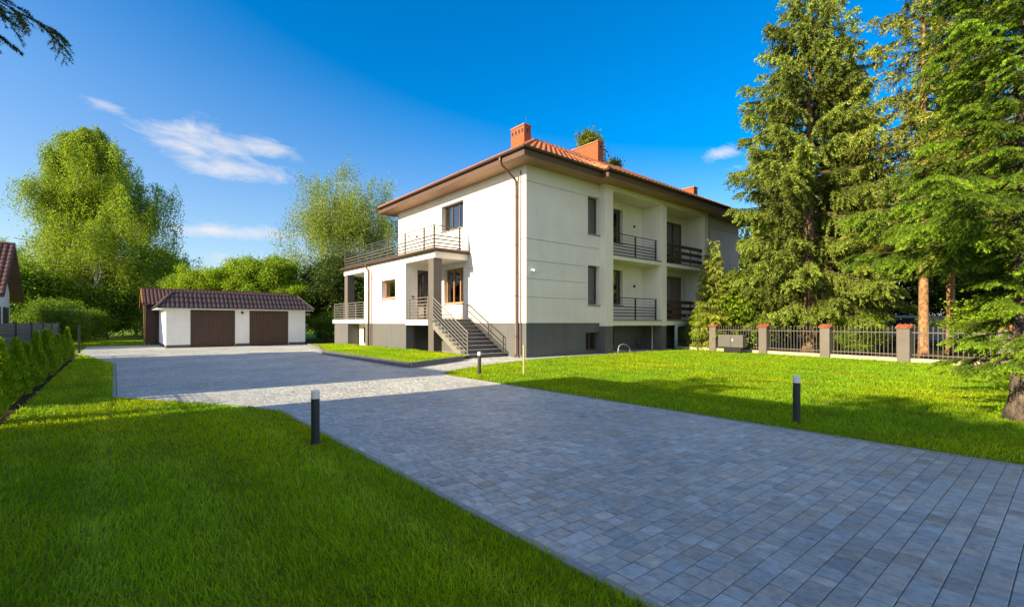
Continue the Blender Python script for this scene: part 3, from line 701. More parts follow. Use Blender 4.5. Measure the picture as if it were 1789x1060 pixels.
rail_thing(((A-.04,Yn+.02),(-.42,Yn+.02)), 4.56, (.985,), bar=(.028,.056), ext=.05)
rail_thing(((A-.04,Yf-.3),(1.9,Yf-.3)), 4.56, (.5,1.0), bar=(.028,.056))
window(H, (A,9.25,2.57), (0,-1,0), (-1,0,0), 1.56, .93, (), 'frame_oak', True, .27, curtain=[(.1,1.4)], fw=.1)
dr = window(H, (-1.08,Yd,1.5), (1,0,0), (0,-1,0), .9, 2.38, (.45,), 'frame', False, .10, curtain=[(.5,.8)], name='entrance_door')
bell = MB(); bell.box(-1.36,-1.27,Yd-.05,Yd-.002,2.55,2.63); bell.build('door_lamp', 'black', H)
# wing plinth, floor slabs, pillars
wp = MB()
wp.box(A+.03, -.01, Yd+.03, Yw-.02, 0, 1.318); wp.build('plinth', 'plinth', H)
wp = MB(); wp.box(A+.02, -.6, 13.9, 16.1, 0, 1.318); wp.build('terrace_base', 'plinth', H)
bs = MB(); bs.box(-1.0, -.9, Yw, 13.9, 0, 1.318); bs.build('basement_wall', 'plaster_grey', H)
window(H, (-1.0,13.1,.2), (0,-1,0), (-1,0,0), 1.1, .9, (.55,), 'frame', True, .0, fw=.06)
dk = MB(); dk.box(-1.28,-.10,6.58,6.648,.0,1.2); dk.build('dark_opening', 'black', H)  # flat black panel painting in the darkness of the opening under the porch
fl = MB(); fl.box(A-.01, -.03, Yn+.62, Yd-.003, 1.25, 1.50); fl.build('porch_slab', 'plaster', H, .006)
fl2 = MB(); fl2.box(A-.06, -.2, Yw+.003, 16.2, 1.322, 1.55); fl2.build('rear_terrace_slab', 'plaster_grey', H, .006)
ft = MB(); ft.box(A+.0, -.03, Yn, Yd-.003, 1.502, 1.53); ft.build('porch_floor', 'tread', H)
for y0, y1, z0 in ((4.08,4.53,0.0),(13.9,14.38,1.553)):
    p = MB(); p.box(A+.003, A+.42, y0, y1, z0, 4.149); p.build('pillar', 'pillar', H, .008)
rail_thing(((A+.05,4.6),(A+.05,6.35)), 1.53, (0.02,.99), 'porch_railing', 'rail_light', [.95,.80,.66,.52,.38,.24,.10], (0,), bar=(.014,.036))
rail_thing(((A+.05,6.35),(A+.35,6.35)), 1.53, (), 'porch_railing', 'rail_dark', [.95,.80,.66,.52,.38,.24,.10], (0,), bar=(.014,.03))
rail_thing(((A+.02,11.5),(A+.02,13.85)), 1.55, (.02,.5,.98), 'porch_railing', 'rail_light', [.95,.80,.66,.52,.38,.24,.10], (0,), bar=(.014,.036))
rail_thing(((A+.02,14.42),(A+.02,16.1)), 1.55, (.02,.98), 'porch_railing', 'rail_light', [.95,.80,.66,.52,.38,.24,.10], (0,), bar=(.014,.036))
rail_thing(((A+.02,16.1),(-.3,16.1)), 1.55, (.98,), 'porch_railing', 'rail_light', [.95,.80,.66,.52,.38,.24,.10], (0,), bar=(.014,.036))
dp2 = pipe([(A-.22,10.75,4.46),(A-.22,10.75,4.36),(A-.14,10.75,4.25),(A-.08,10.75,4.18),(A-.07,10.75,4.0),(A-.07,10.75,.1)], H, .045)
c = MB(); c.tube([(A-.07,10.75,3.1),(A-.07,10.75,3.16)], .055, 10); c.build('pipe_clip', 'kerb_light', dp2)
cb = MB(); cb.tube([(A-.03,10.45,4.1),(A-.03,10.45,.1)], .02, 8); cb.tube([(A-.03,10.45,3.7),(A-.03,10.45,3.74)], .035, 8); cb.build('cable_duct', 'pipe', H)
# outside stair
NS = 10; y_b = 1.18; y_t = Yn; run = (y_t - y_b)/NS; rise = 1.53/NS
st = MB()
for i in range(NS):
    y0 = y_b + i*run; st.box(-1.86, -.035, y0, y0+run+.05, i*rise+.012, (i+1)*rise-.028)
stair = st.build('stair', 'tread', H, .004)
tr = MB()
for i in range(NS):
    y0 = y_b + i*run; tr.box(-1.88, -.034, y0-.025, y0+run-.002, (i+1)*rise-.027, (i+1)*rise)
tr.build('tread', mat('tread_nosing', (.22,.22,.225), .55, .1, 3, .1, 120, .4, fine=.06), stair, .003)
sg = MB()
pts = [(-1.82,y_b+.02,.0),(-1.82,y_b+.75,0.0),(-1.82,y_t,1.53-.42),(-1.82,y_t,1.53-.05)]
saw = []
for i in range(NS-1, -1, -1):
    saw += [(-1.82, y_b+(i+1)*run, (i+1)*rise-.04), (-1.82, y_b+(i)*run+.02, (i+1)*rise-.04)]
sg.prism(pts[:3] + saw, (.10,0,0))
sg.build('stringer', 'concrete', stair)
sb = MB(); sb.prism([(-1.70,y_b+.8,.03),(-1.70,y_t,1.53-.40),(-1.70,y_t,1.53-.30),(-1.70,y_b+.6,.03)], (1.65,0,0)); sb.build('stair_slab', 'concrete', stair)
def slope_rail(x, y0, y1, n, top, m, posts, nm='stair_railing'):
    f = lambda y: (y - y_b)/run*rise
    b = MB()
    for k in range(n):
        h = top - k*(top-.14)/max(1, n-1)
        b.tube([(x,y0,f(y0)+h),(x,y1,f(y1)+h)], .025 if k == 0 else .018, 8)
    o = b.build(nm, m, stair)
    for y in posts:
        pm = MB(); pm.bar((x,y,max(.02,f(y)-.05)),(x,y,f(y)+top-.01),.04); pm.build('post', m, o)
    return o
slope_rail(-1.84, y_b+.10, y_t-.04, 6, .92, 'rail_light', (y_b+.12, y_t-.05))
slope_rail(-.10, y_b+.10, y_t-.04, 3, .72, 'rail', (y_b+.12, y_b+1.1, y_t-.05))

# ------------------------------------------------------------------ garage and shed
GUv = (2.12, 31.45)
G = empty('garage', W2(*GUv), ANG, 'white double garage with brown doors and a brown tiled mansard edge', 'garage')
gw = MB(); GW = 7.14
wall_grid(gw, (0,0,.16), (1,0,0), (0,-1,0), GW, 2.05, holes=[(1.09,3.26,-.01,1.92,.14),(3.99,6.15,-.01,1.92,.14)])
wall_grid(gw, (0,5.1,.16), (0,-1,0), (-1,0,0), 5.1, 2.05); gw.poly([(GW,0,.16),(GW,5.1,.16),(GW,5.1,2.21),(GW,0,2.21)]); gw.poly([(GW,5.1,.16),(0,5.1,.16),(0,5.1,2.21),(GW,5.1,2.21)])
for a, b in ((1.09,1.09),(3.26,3.26),(3.99,3.99),(6.15,6.15)): gw.poly([(a,0,0),(a,.14,0),(a,.14,.16),(a,0,.16)])
gw.build('wall', 'garage_white', G)
gp = MB()
for bx_ in ((.02,1.085,.015,.3),(3.265,3.985,.015,.3),(6.155,GW-.02,.015,.3),(.015,.3,.303,5.09),(GW-.3,GW-.015,.303,5.09)):
    gp = MB(); gp.box(*bx_, 0, .158); gp.build('plinth', 'plinth', G)
for x0, x1 in ((1.095,3.255),(3.995,6.145)):
    d = MB(); n = int((x1-x0)/.12); 
    d.box(x0, x1, .13, .15, .015, 2.075)
    for i in range(n):
        a = x0 + (x1-x0)*i/n; d.box(a+.028, a+(x1-x0)/n-.004, .098, .13, .03, 2.06)
    do = d.build('door', 'garage_door', G, .004)
    h = MB(); h.tube([((x0+x1)/2+.05,.112,.80),((x0+x1)/2+.05,.07,.80)], .018, 8); h.bar(((x0+x1)/2-.03,.072,.80),((x0+x1)/2+.10,.072,.80),.022); h.build('handle', 'rail_light', do)
    fm = MB(); fm.box(x0-.03,x0+.0,.09,.12,.0,2.08); fm.box(x1,x1+.03,.09,.12,0,2.08); fm.box(x0-.03,x1+.03,.088,.12,2.08,2.12); fm.build('door_frame', 'kerb_light', do)
lm = MB(); lm.tube([(3.62,0,1.95),(3.62,-.05,1.95)], .07, 12); lm.tube([(3.62,-.06,1.95),(3.62,-.10,1.90)], [.06,.045], 10); lm.build('wall_lamp', 'black', G)
gr = MB(); o_ = .42; zt = 3.02; ze = 2.17; i_ = .55
tile_plane(gr, (-o_,-o_,ze), (GW+o_,-o_,ze), (i_-.2,i_-.1,zt), (GW-.35,i_-.1,zt), period=.21, row=.42, amp=.035)
tile_plane(gr, (-o_,5.1,ze), (-o_,-o_,ze), (i_-.2,5.1,zt), (i_-.2,i_-.1,zt), period=.21, row=.42, amp=.035)
tile_plane(gr, (GW+o_,-o_,ze), (GW+o_,5.1,ze), (GW-.35,i_-.1,zt), (GW-.35,5.1,zt), period=.21, row=.42, amp=.035)
gr.poly([(i_-.2,i_-.1,zt),(GW-.35,i_-.1,zt),(GW-.35,5.1,zt),(i_-.2,5.1,zt)])
gro = gr.build('roof', 'tile_brown', G)
ge = MB(); ge.box(-o_+.02, GW+o_-.02, -o_+.02, 5.08, 2.115, 2.14); ge.build('soffit', 'garage_white', gro)
for p, q, r_, st_ in (((-o_,-o_,ze+.03), (i_-.2,i_-.1,zt+.03), .06, .3), ((GW+o_,-o_,ze+.03), (GW-.35,i_-.1,zt+.03), .06, .3), ((i_-.2,i_-.1,zt+.02), (GW-.35,i_-.1,zt+.02), .05, .4)):
    gc = MB(); cap_run(gc, p, q, r_, st_); gc.build('ridge_tiles', 'tile_brown', gro)

S = empty('shed', W2(GUv[0]-.62, GUv[1]+5.3), ANG, 'brown brick shed with a brown tiled gable roof behind the garage', 'shed')
sw = MB(); sw.box(0, 8.3, 0, 4.0, 0, 2.5); sw.prism([(0,0,2.5),(0,4.0,2.5),(0,2.0,3.35)], (.1,0,0)); sw.build('wall', 'brick_dark', S)
sr = MB(); tile_plane(sr, (-.15,-.3,2.42), (8.6,-.3,2.42), (-.15,2.0,3.52), (8.6,2.0,3.52), period=.2, row=.36); tile_plane(sr, (8.6,4.3,2.42), (-.15,4.3,2.42), (8.6,2.0,3.52), (-.15,2.0,3.52), period=.2, row=.36)
sro = sr.build('roof', 'tile_left', S)
sc_ = MB(); cap_run(sc_, (-.15,2,3.55), (8.6,2,3.55), .07); sc_.build('ridge_tiles', 'tile_left', sro)
bb = MB(); bb.bar((-.10,-.05,0.0),(-.06,-.05,2.45),.05,.10); bb.bar((-.18,-.32,2.40),(-.18,2.0,3.50),.05,.16); bb.bar((-.18,4.32,2.40),(-.18,2.0,3.50),.05,.16); bb.build('barge_board', 'frame_oak', sro)
bt = MB(); bt.bar((-.12,-.04,2.2),(-.05,-.06,.1),.025); bt.bar((-.30,-.08,1.2),(-.02,-.06,.0),.03); bt.build('wall_batten', 'brown_wood', S)

# ------------------------------------------------------------------ neighbouring houses
def gable_house(name, loc, rzz, wdt, dpt, eave, ridge, label, wallm='garage_white', roofm='tile_left', ov=.6):
    """ridge along local x (0..dpt), gable ends at x=0 and x=dpt, width along y (0..wdt)"""
    o = empty(name, loc, rzz, label, 'house')
    m = MB(); hw = wdt/2; sl_ = (ridge-eave)/hw
    m.prism([(0,0,0),(0,wdt,0),(0,wdt,eave),(0,hw,ridge),(0,0,eave)], (dpt,0,0)); m.build('wall', wallm, o)
    r = MB(); ev = eave - ov*sl_ + .12; rg = ridge + .12
    tile_plane(r, (-ov,-ov,ev), (dpt+ov,-ov,ev), (-ov,hw,rg), (dpt+ov,hw,rg), period=.22, row=.36); tile_plane(r, (dpt+ov,wdt+ov,ev), (-ov,wdt+ov,ev), (dpt+ov,hw,rg), (-ov,hw,rg), period=.22, row=.36)
    ro = r.build('roof', roofm, o)
    u = MB()
    for a, b in (((-ov,-ov,ev-.03),(-ov,hw,rg-.03)),((-ov,wdt+ov,ev-.03),(-ov,hw,rg-.03))): u.prism([a, b, Vector(b)-Vector((0,0,.10)), Vector(a)-Vector((0,0,.10))], (dpt+2*ov,0,0))
    u.build('soffit', 'fascia', ro)
    c = MB(); cap_run(c, (-ov,hw,rg+.02), (dpt+ov,hw,rg+.02)); c.build('ridge_tiles', roofm, ro)
    return o, ro
# left edge of the photo: gable end faces the drive, ridge runs away to the left
F_ = Vector((-28.7,28.0)); 
nh, nro = gable_house('neighbour_house', (0,0,0), ANG+math.pi, 5.6, 9.0, 3.05, 5.4, 'white gabled house with red brown roof beyond the mesh fence', ov=.55)
vdir = Vector((-UY, UX)); udir = Vector((UX, UY))
p_ = F_ - vdir*.55 - udir*.55
nh.location = (p_.x, p_.y, 0)
vent = MB(); vent.box(-.02,-.003,2.6,3.0,3.9,4.0); vent.build('wall_vent', 'black', nh)
for k, (yy) in enumerate((1.2,3.6)):
    window(nh, (0,yy+.9,1.0), (0,-1,0), (-1,0,0), .9, 1.2, (.45,), 'frame', True, -.06)
# beyond the left edge: the two houses whose shadows lie across the drive
hb, _ = gable_house('neighbour_house', W2(-11.6,12.1), ANG+math.pi/2, 7.2, 12.0, 4.1, 6.55, 'pale gabled house standing beside the hedge outside the frame', 'plaster', ov=.4)
hb.location = W2(-4.4, 12.45)
hc, _ = gable_house('neighbour_house', W2(-4.4,-5.5), ANG+math.pi/2, 7.2, 12.4, 4.6, 7.25, 'pale gabled house behind the camera with a lower side wing', 'plaster', ov=.3)
wg = MB(); wg.box(12.4, 14.75, 1.0, 6.2, 0, 5.55); wg.prism([(12.45,.8,5.55),(12.45,6.4,5.55),(12.45,6.4,5.7),(12.45,.8,6.3)], (2.5,0,0)); wg.build('side_wing', 'plaster', hc)

# ------------------------------------------------------------------ small garden things
def bollard(x, y, h, label):
    o = empty('bollard_light', (x, y, 0), 0, label, 'bollard', 'bollard lights along the drive')
    b = MB(); b.tube([(0,0,-.03),(0,0,h-.095)], .046, 24); b.build('post', 'bollard', o, .003)
    t = MB(); t.tube([(0,0,h-.094),(0,0,h-.012),(0,0,h)], [.046,.046,.040], 24); t.build('lamp_head', 'frosted', o)
    f = MB(); f.tube([(0,0,-.005),(0,0,.012)], .06, 20); f.build('foot', 'bollard', o)
bollard(-2.20, 5.32, .60, 'dark bollard light with white head standing in the shaded lawn near the drive corner')
bollard(3.86, 6.45, .635, 'dark bollard light with white head in the far lawn between drive and fence')
bollard(-.86, 12.55, .59, 'small dark bollard light near the foot of the outside stair')
o = empty('wooden_stake', (.31,12.6,0), 0, 'thin pale wooden stake stuck in the sunny lawn before the house corner', 'stake')
b = MB(); b.tube([(0,0,-.05),(.006,0,.4),(.0,.004,.76)], [.026,.024,.022], 8); b.build('pole', 'stake', o); b = MB(); b.tube([(0,0,.70),(0,0,.735)], .031, 8); b.build('binding', 'beige', o)
# hose loop standing at the loggia, hose coil under it
hp = W2(CU+5.3, CV-.62)
o = empty('garden_hose', (hp[0],hp[1],0), ANG, 'pale hose arching out of the lawn edge below the first loggia', 'hose')
pts = [(-.42,0,-.02),(-.40,0,.20),(-.30,.02,.34),(-.05,.03,.40),(.20,.02,.36),(.42,0,.22),(.48,0,.02),(.49,0,-.03)]
b = MB(); b.tube(pts, .022, 8); b.build('hose_arch', 'hose', o, smooth=True); b = MB(); b.tube([(-.40,.02,.14),(0,.05,.10),(.2,.05,.02)], .018, 8); b.build('hose_end', 'hose', o, smooth=True)
cp_ = W2(CU+8.0, CV+.35)
o = empty('hose_coil', (cp_[0],cp_[1],0), ANG, 'dark coiled hose leaning under the loggia', 'hose coil')
b = MB()
for k in range(4):
    rr = .30-.012*k; b.tube([(rr*math.cos(t), .05*k+.04*math.sin(t), .36+rr*math.sin(t)) for t in np.linspace(0, 2*math.pi, 22)], .016, 6, False)
b.build('coil', 'rail', o, smooth=True)
pp = W2(22.0, CV-.5)
o = empty('vent_pipe', (pp[0],pp[1],0), ANG, 'blue grey bent pipe standing where the fence meets the house', 'pipe')
b = MB(); b.tube([(0,0,-.05),(0,0,1.05),(.02,0,1.14),(.08,0,1.21),(.18,0,1.24),(1.4,0,1.25)], .085, 14); b.build('pipe', 'bluepipe', o, smooth=True)
b = MB(); b.tube([(0,0,.5),(0,0,.56)], .10, 14); b.build('pipe_collar', 'bluepipe', o)
# fence with pillars
P4 = Vector((13.65,16.5)); fd = Vector((-.50,.866)).normalized()
step = 2.54
pil = [P4 + fd*step*k for k in range(-4, 4)]
FN = empty('iron_fence', (P4.x, P4.y, 0), math.atan2(fd.y, fd.x), 'iron bar fence with grey pillars and orange tile caps along the sunny lawn', 'fence')
fx = lambda k: step*k
for k in range(-4, 4):
    x = fx(k)
    p = MB(); p.box(x-.18, x+.18, -.18, .18, -.05, 1.16); po = p.build('pillar', mat('fence_pillar', (.150,.135,.125), .85, .16, 2, .3, 90, .2, fine=.06) if k == -4 else M['fpil'], FN, .008)
    if k == -4: M['fpil'] = po.data.materials[0]
    c = MB(); c.prism([(x-.225,-.22,1.162),(x-.225,.22,1.162),(x-.225,.22,1.185),(x-.225,.02,1.30),(x-.225,-.02,1.30),(x-.225,-.22,1.185)], (.45,0,0))
    for i in range(3): c.tube([(x-.15+.15*i,-.23,1.19),(x-.15+.15*i,0,1.322),(x-.15+.15*i,.23,1.19)], .02, 6)
    c.build('cap', 'clay', po, .006)
bw_ = MB()
for k in range(-4, 4): bw_.box(fx(k)+.182, fx(k+1)-.182 if k < 3 else fx(k)+2.3, -.11, .11, -.05, .14)
bw_.build('base_wall', 'beige', FN, .01)
for k in range(-4, 4):
    a, b2 = fx(k)+.19, (fx(k+1)-.19 if k < 3 else fx(k)+2.28)
    m = MB(); m.box(a, b2, -.012, .012, .24, .275); m.box(a, b2, -.012, .012, 1.00, 1.035)
    n = int((b2-a)/.125)
    for i in range(n):
        xx = a + (b2-a)*(i+.5)/n; top = 1.18 + .04*(i % 2); m.box(xx-.009, xx+.009, -.009, .009, .17, top); m.add([(xx-.012,-.012,top),(xx+.012,-.012,top),(xx+.012,.012,top),(xx-.012,.012,top),(xx,0,top+.05)], [(0,1,4),(1,2,4),(2,3,4),(3,0,4)])
    m.build('bar_panel', 'iron', FN)
# cabinet by the fence
cw = Vector((10.3,21.7)) + Vector((-.36,-.21))
o = empty('utility_cabinet', (cw.x, cw.y, 0), math.atan2(-fd.y, -fd.x), 'grey two door utility cabinet standing in front of the iron fence', 'cabinet')
b = MB(); b.box(-.62,.02,-.14,.14,.26,.82); b.box(.03,.62,-.14,.14,.26,.82); b.build('body', 'cabinet', o, .012)
b = MB(); b.box(-.35,.5,-.10,.10,-.02,.26); b.build('base', 'black', o); b = MB(); b.box(.10,.15,-.155,-.14,.55,.63); b.build('lock', 'frosted', o)
# left mesh fence
FU = -1.66
ML = empty('mesh_fence', W2(FU, 4.5), ANG+math.pi/2, 'grey wire mesh fence with dark square posts behind the row of conifers', 'fence')
for k in range(0, 9):
    x = k*2.6; p = MB(); p.box(x-.035, x+.035, -.035, .035, -.05, 1.38); p.build('post', 'rail_dark', ML, .003)
for k in range(0, 8):
    a = k*2.6+.04; b2 = a+2.52; m = MB()
    for i in range(28): m.bar((a, 0, .05+i*.047), (b2, 0, .05+i*.047), .006)
    for i in range(51): m.bar((a+i*.0504, .006, .04), (a+i*.0504, .006, 1.34), .006)
    for z in (.35,.75,1.15): m.bar((a,.02,z),(b2,.02,z),.03,.012)
    m.build('mesh_panel', 'meshwire', ML)
gp_ = W2(-1.2, 28.6)
o = empty('gate_post', (gp_[0],gp_[1],0), ANG, 'thin dark metal post at the far end of the conifer row', 'post')
b = MB(); b.box(-.04,.04,-.04,.04,-.05,1.25); b.build('pole', 'rail_dark', o, .004); b = MB(); b.box(-.05,.05,-.05,.05,1.25,1.275); b.build('post_cap', 'rail_dark', o)
# van beyond the trees
vp = Vector((24.0,27.5))
o = empty('parked_van', (vp.x, vp.y, 0), R(-30), 'blue grey van parked in shade beyond the fence', 'van')
b = MB(); b.prism([(-2.3,-.85,.35),(2.2,-.85,.35),(2.2,-.85,.95),(1.3,-.85,1.10),(.75,-.85,1.75),(-2.2,-.85,1.80),(-2.3,-.85,1.2)], (0,1.7,0)); b.build('body', 'van_paint', o, .06)
b = MB(); b.prism([(-1.9,-.86,1.15),(.75,-.86,1.15),(.50,-.86,1.62),(-1.9,-.86,1.66)], (0,.008,0)); b.prism([(-1.9,.852,1.15),(.75,.852,1.15),(.50,.852,1.62),(-1.9,.852,1.66)], (0,.008,0)); b.box(-2.312,-2.304,-.7,.7,1.2,1.65); b.prism([(1.28,-.75,1.13),(1.28,.75,1.13),(.80,.68,1.70),(.80,-.68,1.70)], (.02,0,.012)); b.build('window', 'van_glass', o)
for sx in (-1.45,1.35):
    for sy in (-.80,.80):
        b = MB(); b.tube([(sx,sy-.1,.32),(sx,sy+.1,.32)], .32, 18); b.build('wheel', 'rubber', o)

# ------------------------------------------------------------------ plants
def cards(P, D, Nn, ln, wd):
    """diamond leaves: base P, direction D, side Nn; returns V (n*4), F (n, 4)"""
    n = len(P); ln = np.broadcast_to(ln, n)[:, None]; wd = np.broadcast_to(wd, n)[:, None]
    V = np.empty((n, 4, 3), np.float32)
    V[:, 0] = P; V[:, 1] = P + D*ln*.45 + Nn*wd*.5; V[:, 2] = P + D*ln; V[:, 3] = P + D*ln*.45 - Nn*wd*.5
    return V.reshape(-1, 3), np.arange(n*4).reshape(n, 4)
def unit(a): return a/np.maximum(1e-9, np.linalg.norm(a, axis=-1, keepdims=True))
def rdir(n, r): return unit(r.normal(size=(n, 3)))
def side(D, r):
    s_ = np.cross(D, rdir(len(D), r)); return unit(s_)
def colours(n, c, r, var=.22, hue=.12, patch=None):
    c = np.array(c)[None]*(1 + r.normal(size=(n, 1))*var); c = c*(1 + r.normal(size=(n, 3))*hue*np.array([1, .35, .6]))
    if patch is not None: c = c*patch[:, None]
    return np.clip(c, .004, .8)
def tube_np(mb, pts, rs, n=6): mb.tube([tuple(p) for p in pts], [float(x) for x in rs], n)

def grow(r, H_, crown_r, trunk_r, z_lo, n_limb, lean=(0,0), arch=.3, up=.9, forks=1, prof=None):
    """trunk + limbs + side limbs; returns the wood mesh and anchor points (position, outward direction)"""
    wood = MB(); anch = []; ad = []
    def limb(p0, d0, L_, r0, lev):
        m = 6; pts = [p0]; d = d0.copy(); s_ = L_/m
        for i in range(m):
            d = unit(d + r.normal(size=3)*.13 + np.array([0,0,(up if i < m*.5 else -arch)*.14]))
            pts.append(pts[-1] + d*s_)
        rs = np.linspace(r0, r0*.18, m+1); tube_np(wood, pts, rs, 6 if lev == 0 else 4)
        for i in range(2, m+1):
            k = 1 if lev == 0 else 2
            for _ in range(k): anch.append(pts[i] + r.normal(size=3)*.05*L_*.5); ad.append(d)
        if lev < 2:
            for _ in range(5 if lev == 0 else 3):
                t = r.uniform(.3, .98); i = min(m-1, int(t*m)); q = pts[i] + (pts[i+1]-pts[i])*(t*m-i)
                dd = unit(unit(pts[i+1]-pts[i]) + r.normal(size=3)*.75)
                limb(q, dd, L_*r.uniform(.35,.6), rs[i]*.55, lev+1)
    for f in range(forks):
        top = np.array([lean[0], lean[1], H_*(.97 if f == 0 else r.uniform(.75,.92))]) + np.array([r.normal()*.9*(f > 0)*forks*.5, r.normal()*.9*(f > 0)*forks*.5, 0])
        base = np.array([.12*f, .1*f, 0.0]); m = 9
        ts = np.linspace(0, 1, m)
        wob = r.normal(size=2)*.25
        tp = [base + (top-base)*t + np.array([wob[0]*math.sin(t*5), wob[1]*math.sin(t*4+1), 0])*t for t in ts]
        rs = trunk_r*(1-ts*.93)*np.where(ts < .02, 1.35, 1); tube_np(wood, tp, rs, 10)
        for k in range(n_limb//forks):
            t = z_lo + (1-z_lo)*((k+.5+r.uniform(-.4,.4))/(n_limb//forks))**.85; t = min(.985, t)
            i = min(m-2, int(t*(m-1))); p0 = tp[i] + (tp[i+1]-tp[i])*(t*(m-1)-i)
            az = k*2.399 + r.uniform(-.4,.4)
            rel = (t-z_lo)/(1-z_lo); R_ = crown_r*(prof(rel) if prof else math.sin(math.pi*(.12+.86*rel))**.7)*r.uniform(.75,1.12)
            d0 = unit(np.array([math.cos(az), math.sin(az), .35+.9*rel]))
            limb(p0, d0, R_*1.05, max(.02, rs[i]*.45), 0)
    return wood, np.array(anch), np.array(ad)

def leafy_tree(name, seed, H_, crown_r, trunk_r, z_lo, n_limb, n_leaf, leaf=(.14,.09), strand=(0,0), col=(.09,.15,.02), spread=.55, wood_m='bark', lean=(0,0), forks=1, arch=.3, prof=None, var=.2):
    """strand = (min, max) length of hanging twigs; 0 -> round leaf clumps"""
    r = np.random.default_rng(seed)
    wood, an, ad = grow(r, H_, crown_r, trunk_r, z_lo, n_limb, lean, arch, .9, forks, prof)
    per = max(4, n_leaf//len(an))
    pos = []; dirs = []; tone = []
    for p, d in zip(an, ad):
        tn = r.normal(1, var)
        if strand[1] > 0:
            ns = 3
            for _ in range(ns):
                L_ = r.uniform(*strand); t = r.random(per//ns)**.8
                out = r.normal(size=3)*.28; out[2] = 0
                sway = r.normal(size=2)*.10*L_
                q = p[None] + out[None]*np.minimum(1, t*2.5)[:, None] + np.stack([sway[0]*t, sway[1]*t, -L_*t + .12*np.sin(t*3)], 1) + r.normal(size=(per//ns, 3))*.07
                pos.append(q); tone.append(np.full(len(q), tn))
                dirs.append(unit(r.normal(size=(len(q), 3))*.6 + np.array([0,0,-.8])))
        else:
            q = p[None] + r.normal(size=(per, 3))*np.array([spread, spread, spread*.7])*.5
            pos.append(q); tone.append(np.full(per, tn)); dirs.append(unit(r.normal(size=(per, 3)) + np.array([0,0,.1])))
    P = np.concatenate(pos); D = np.concatenate(dirs); T = np.concatenate(tone)
    k = P[:, 2] > .25; P, D, T = P[k], D[k], T[k]
    sz = r.uniform(.7, 1.25, len(P))
    V, F = cards(P, D, side(D, r), leaf[0]*sz, leaf[1]*sz)
    C = np.repeat(colours(len(P), col, r, .16, .14, T), 4, 0)
    o = empty(name, (0,0,0))
    wd_ = wood.build('trunk', wood_m, o, smooth=True)
    np_obj('crown', V, F, 'leaf', o, C)
    return o

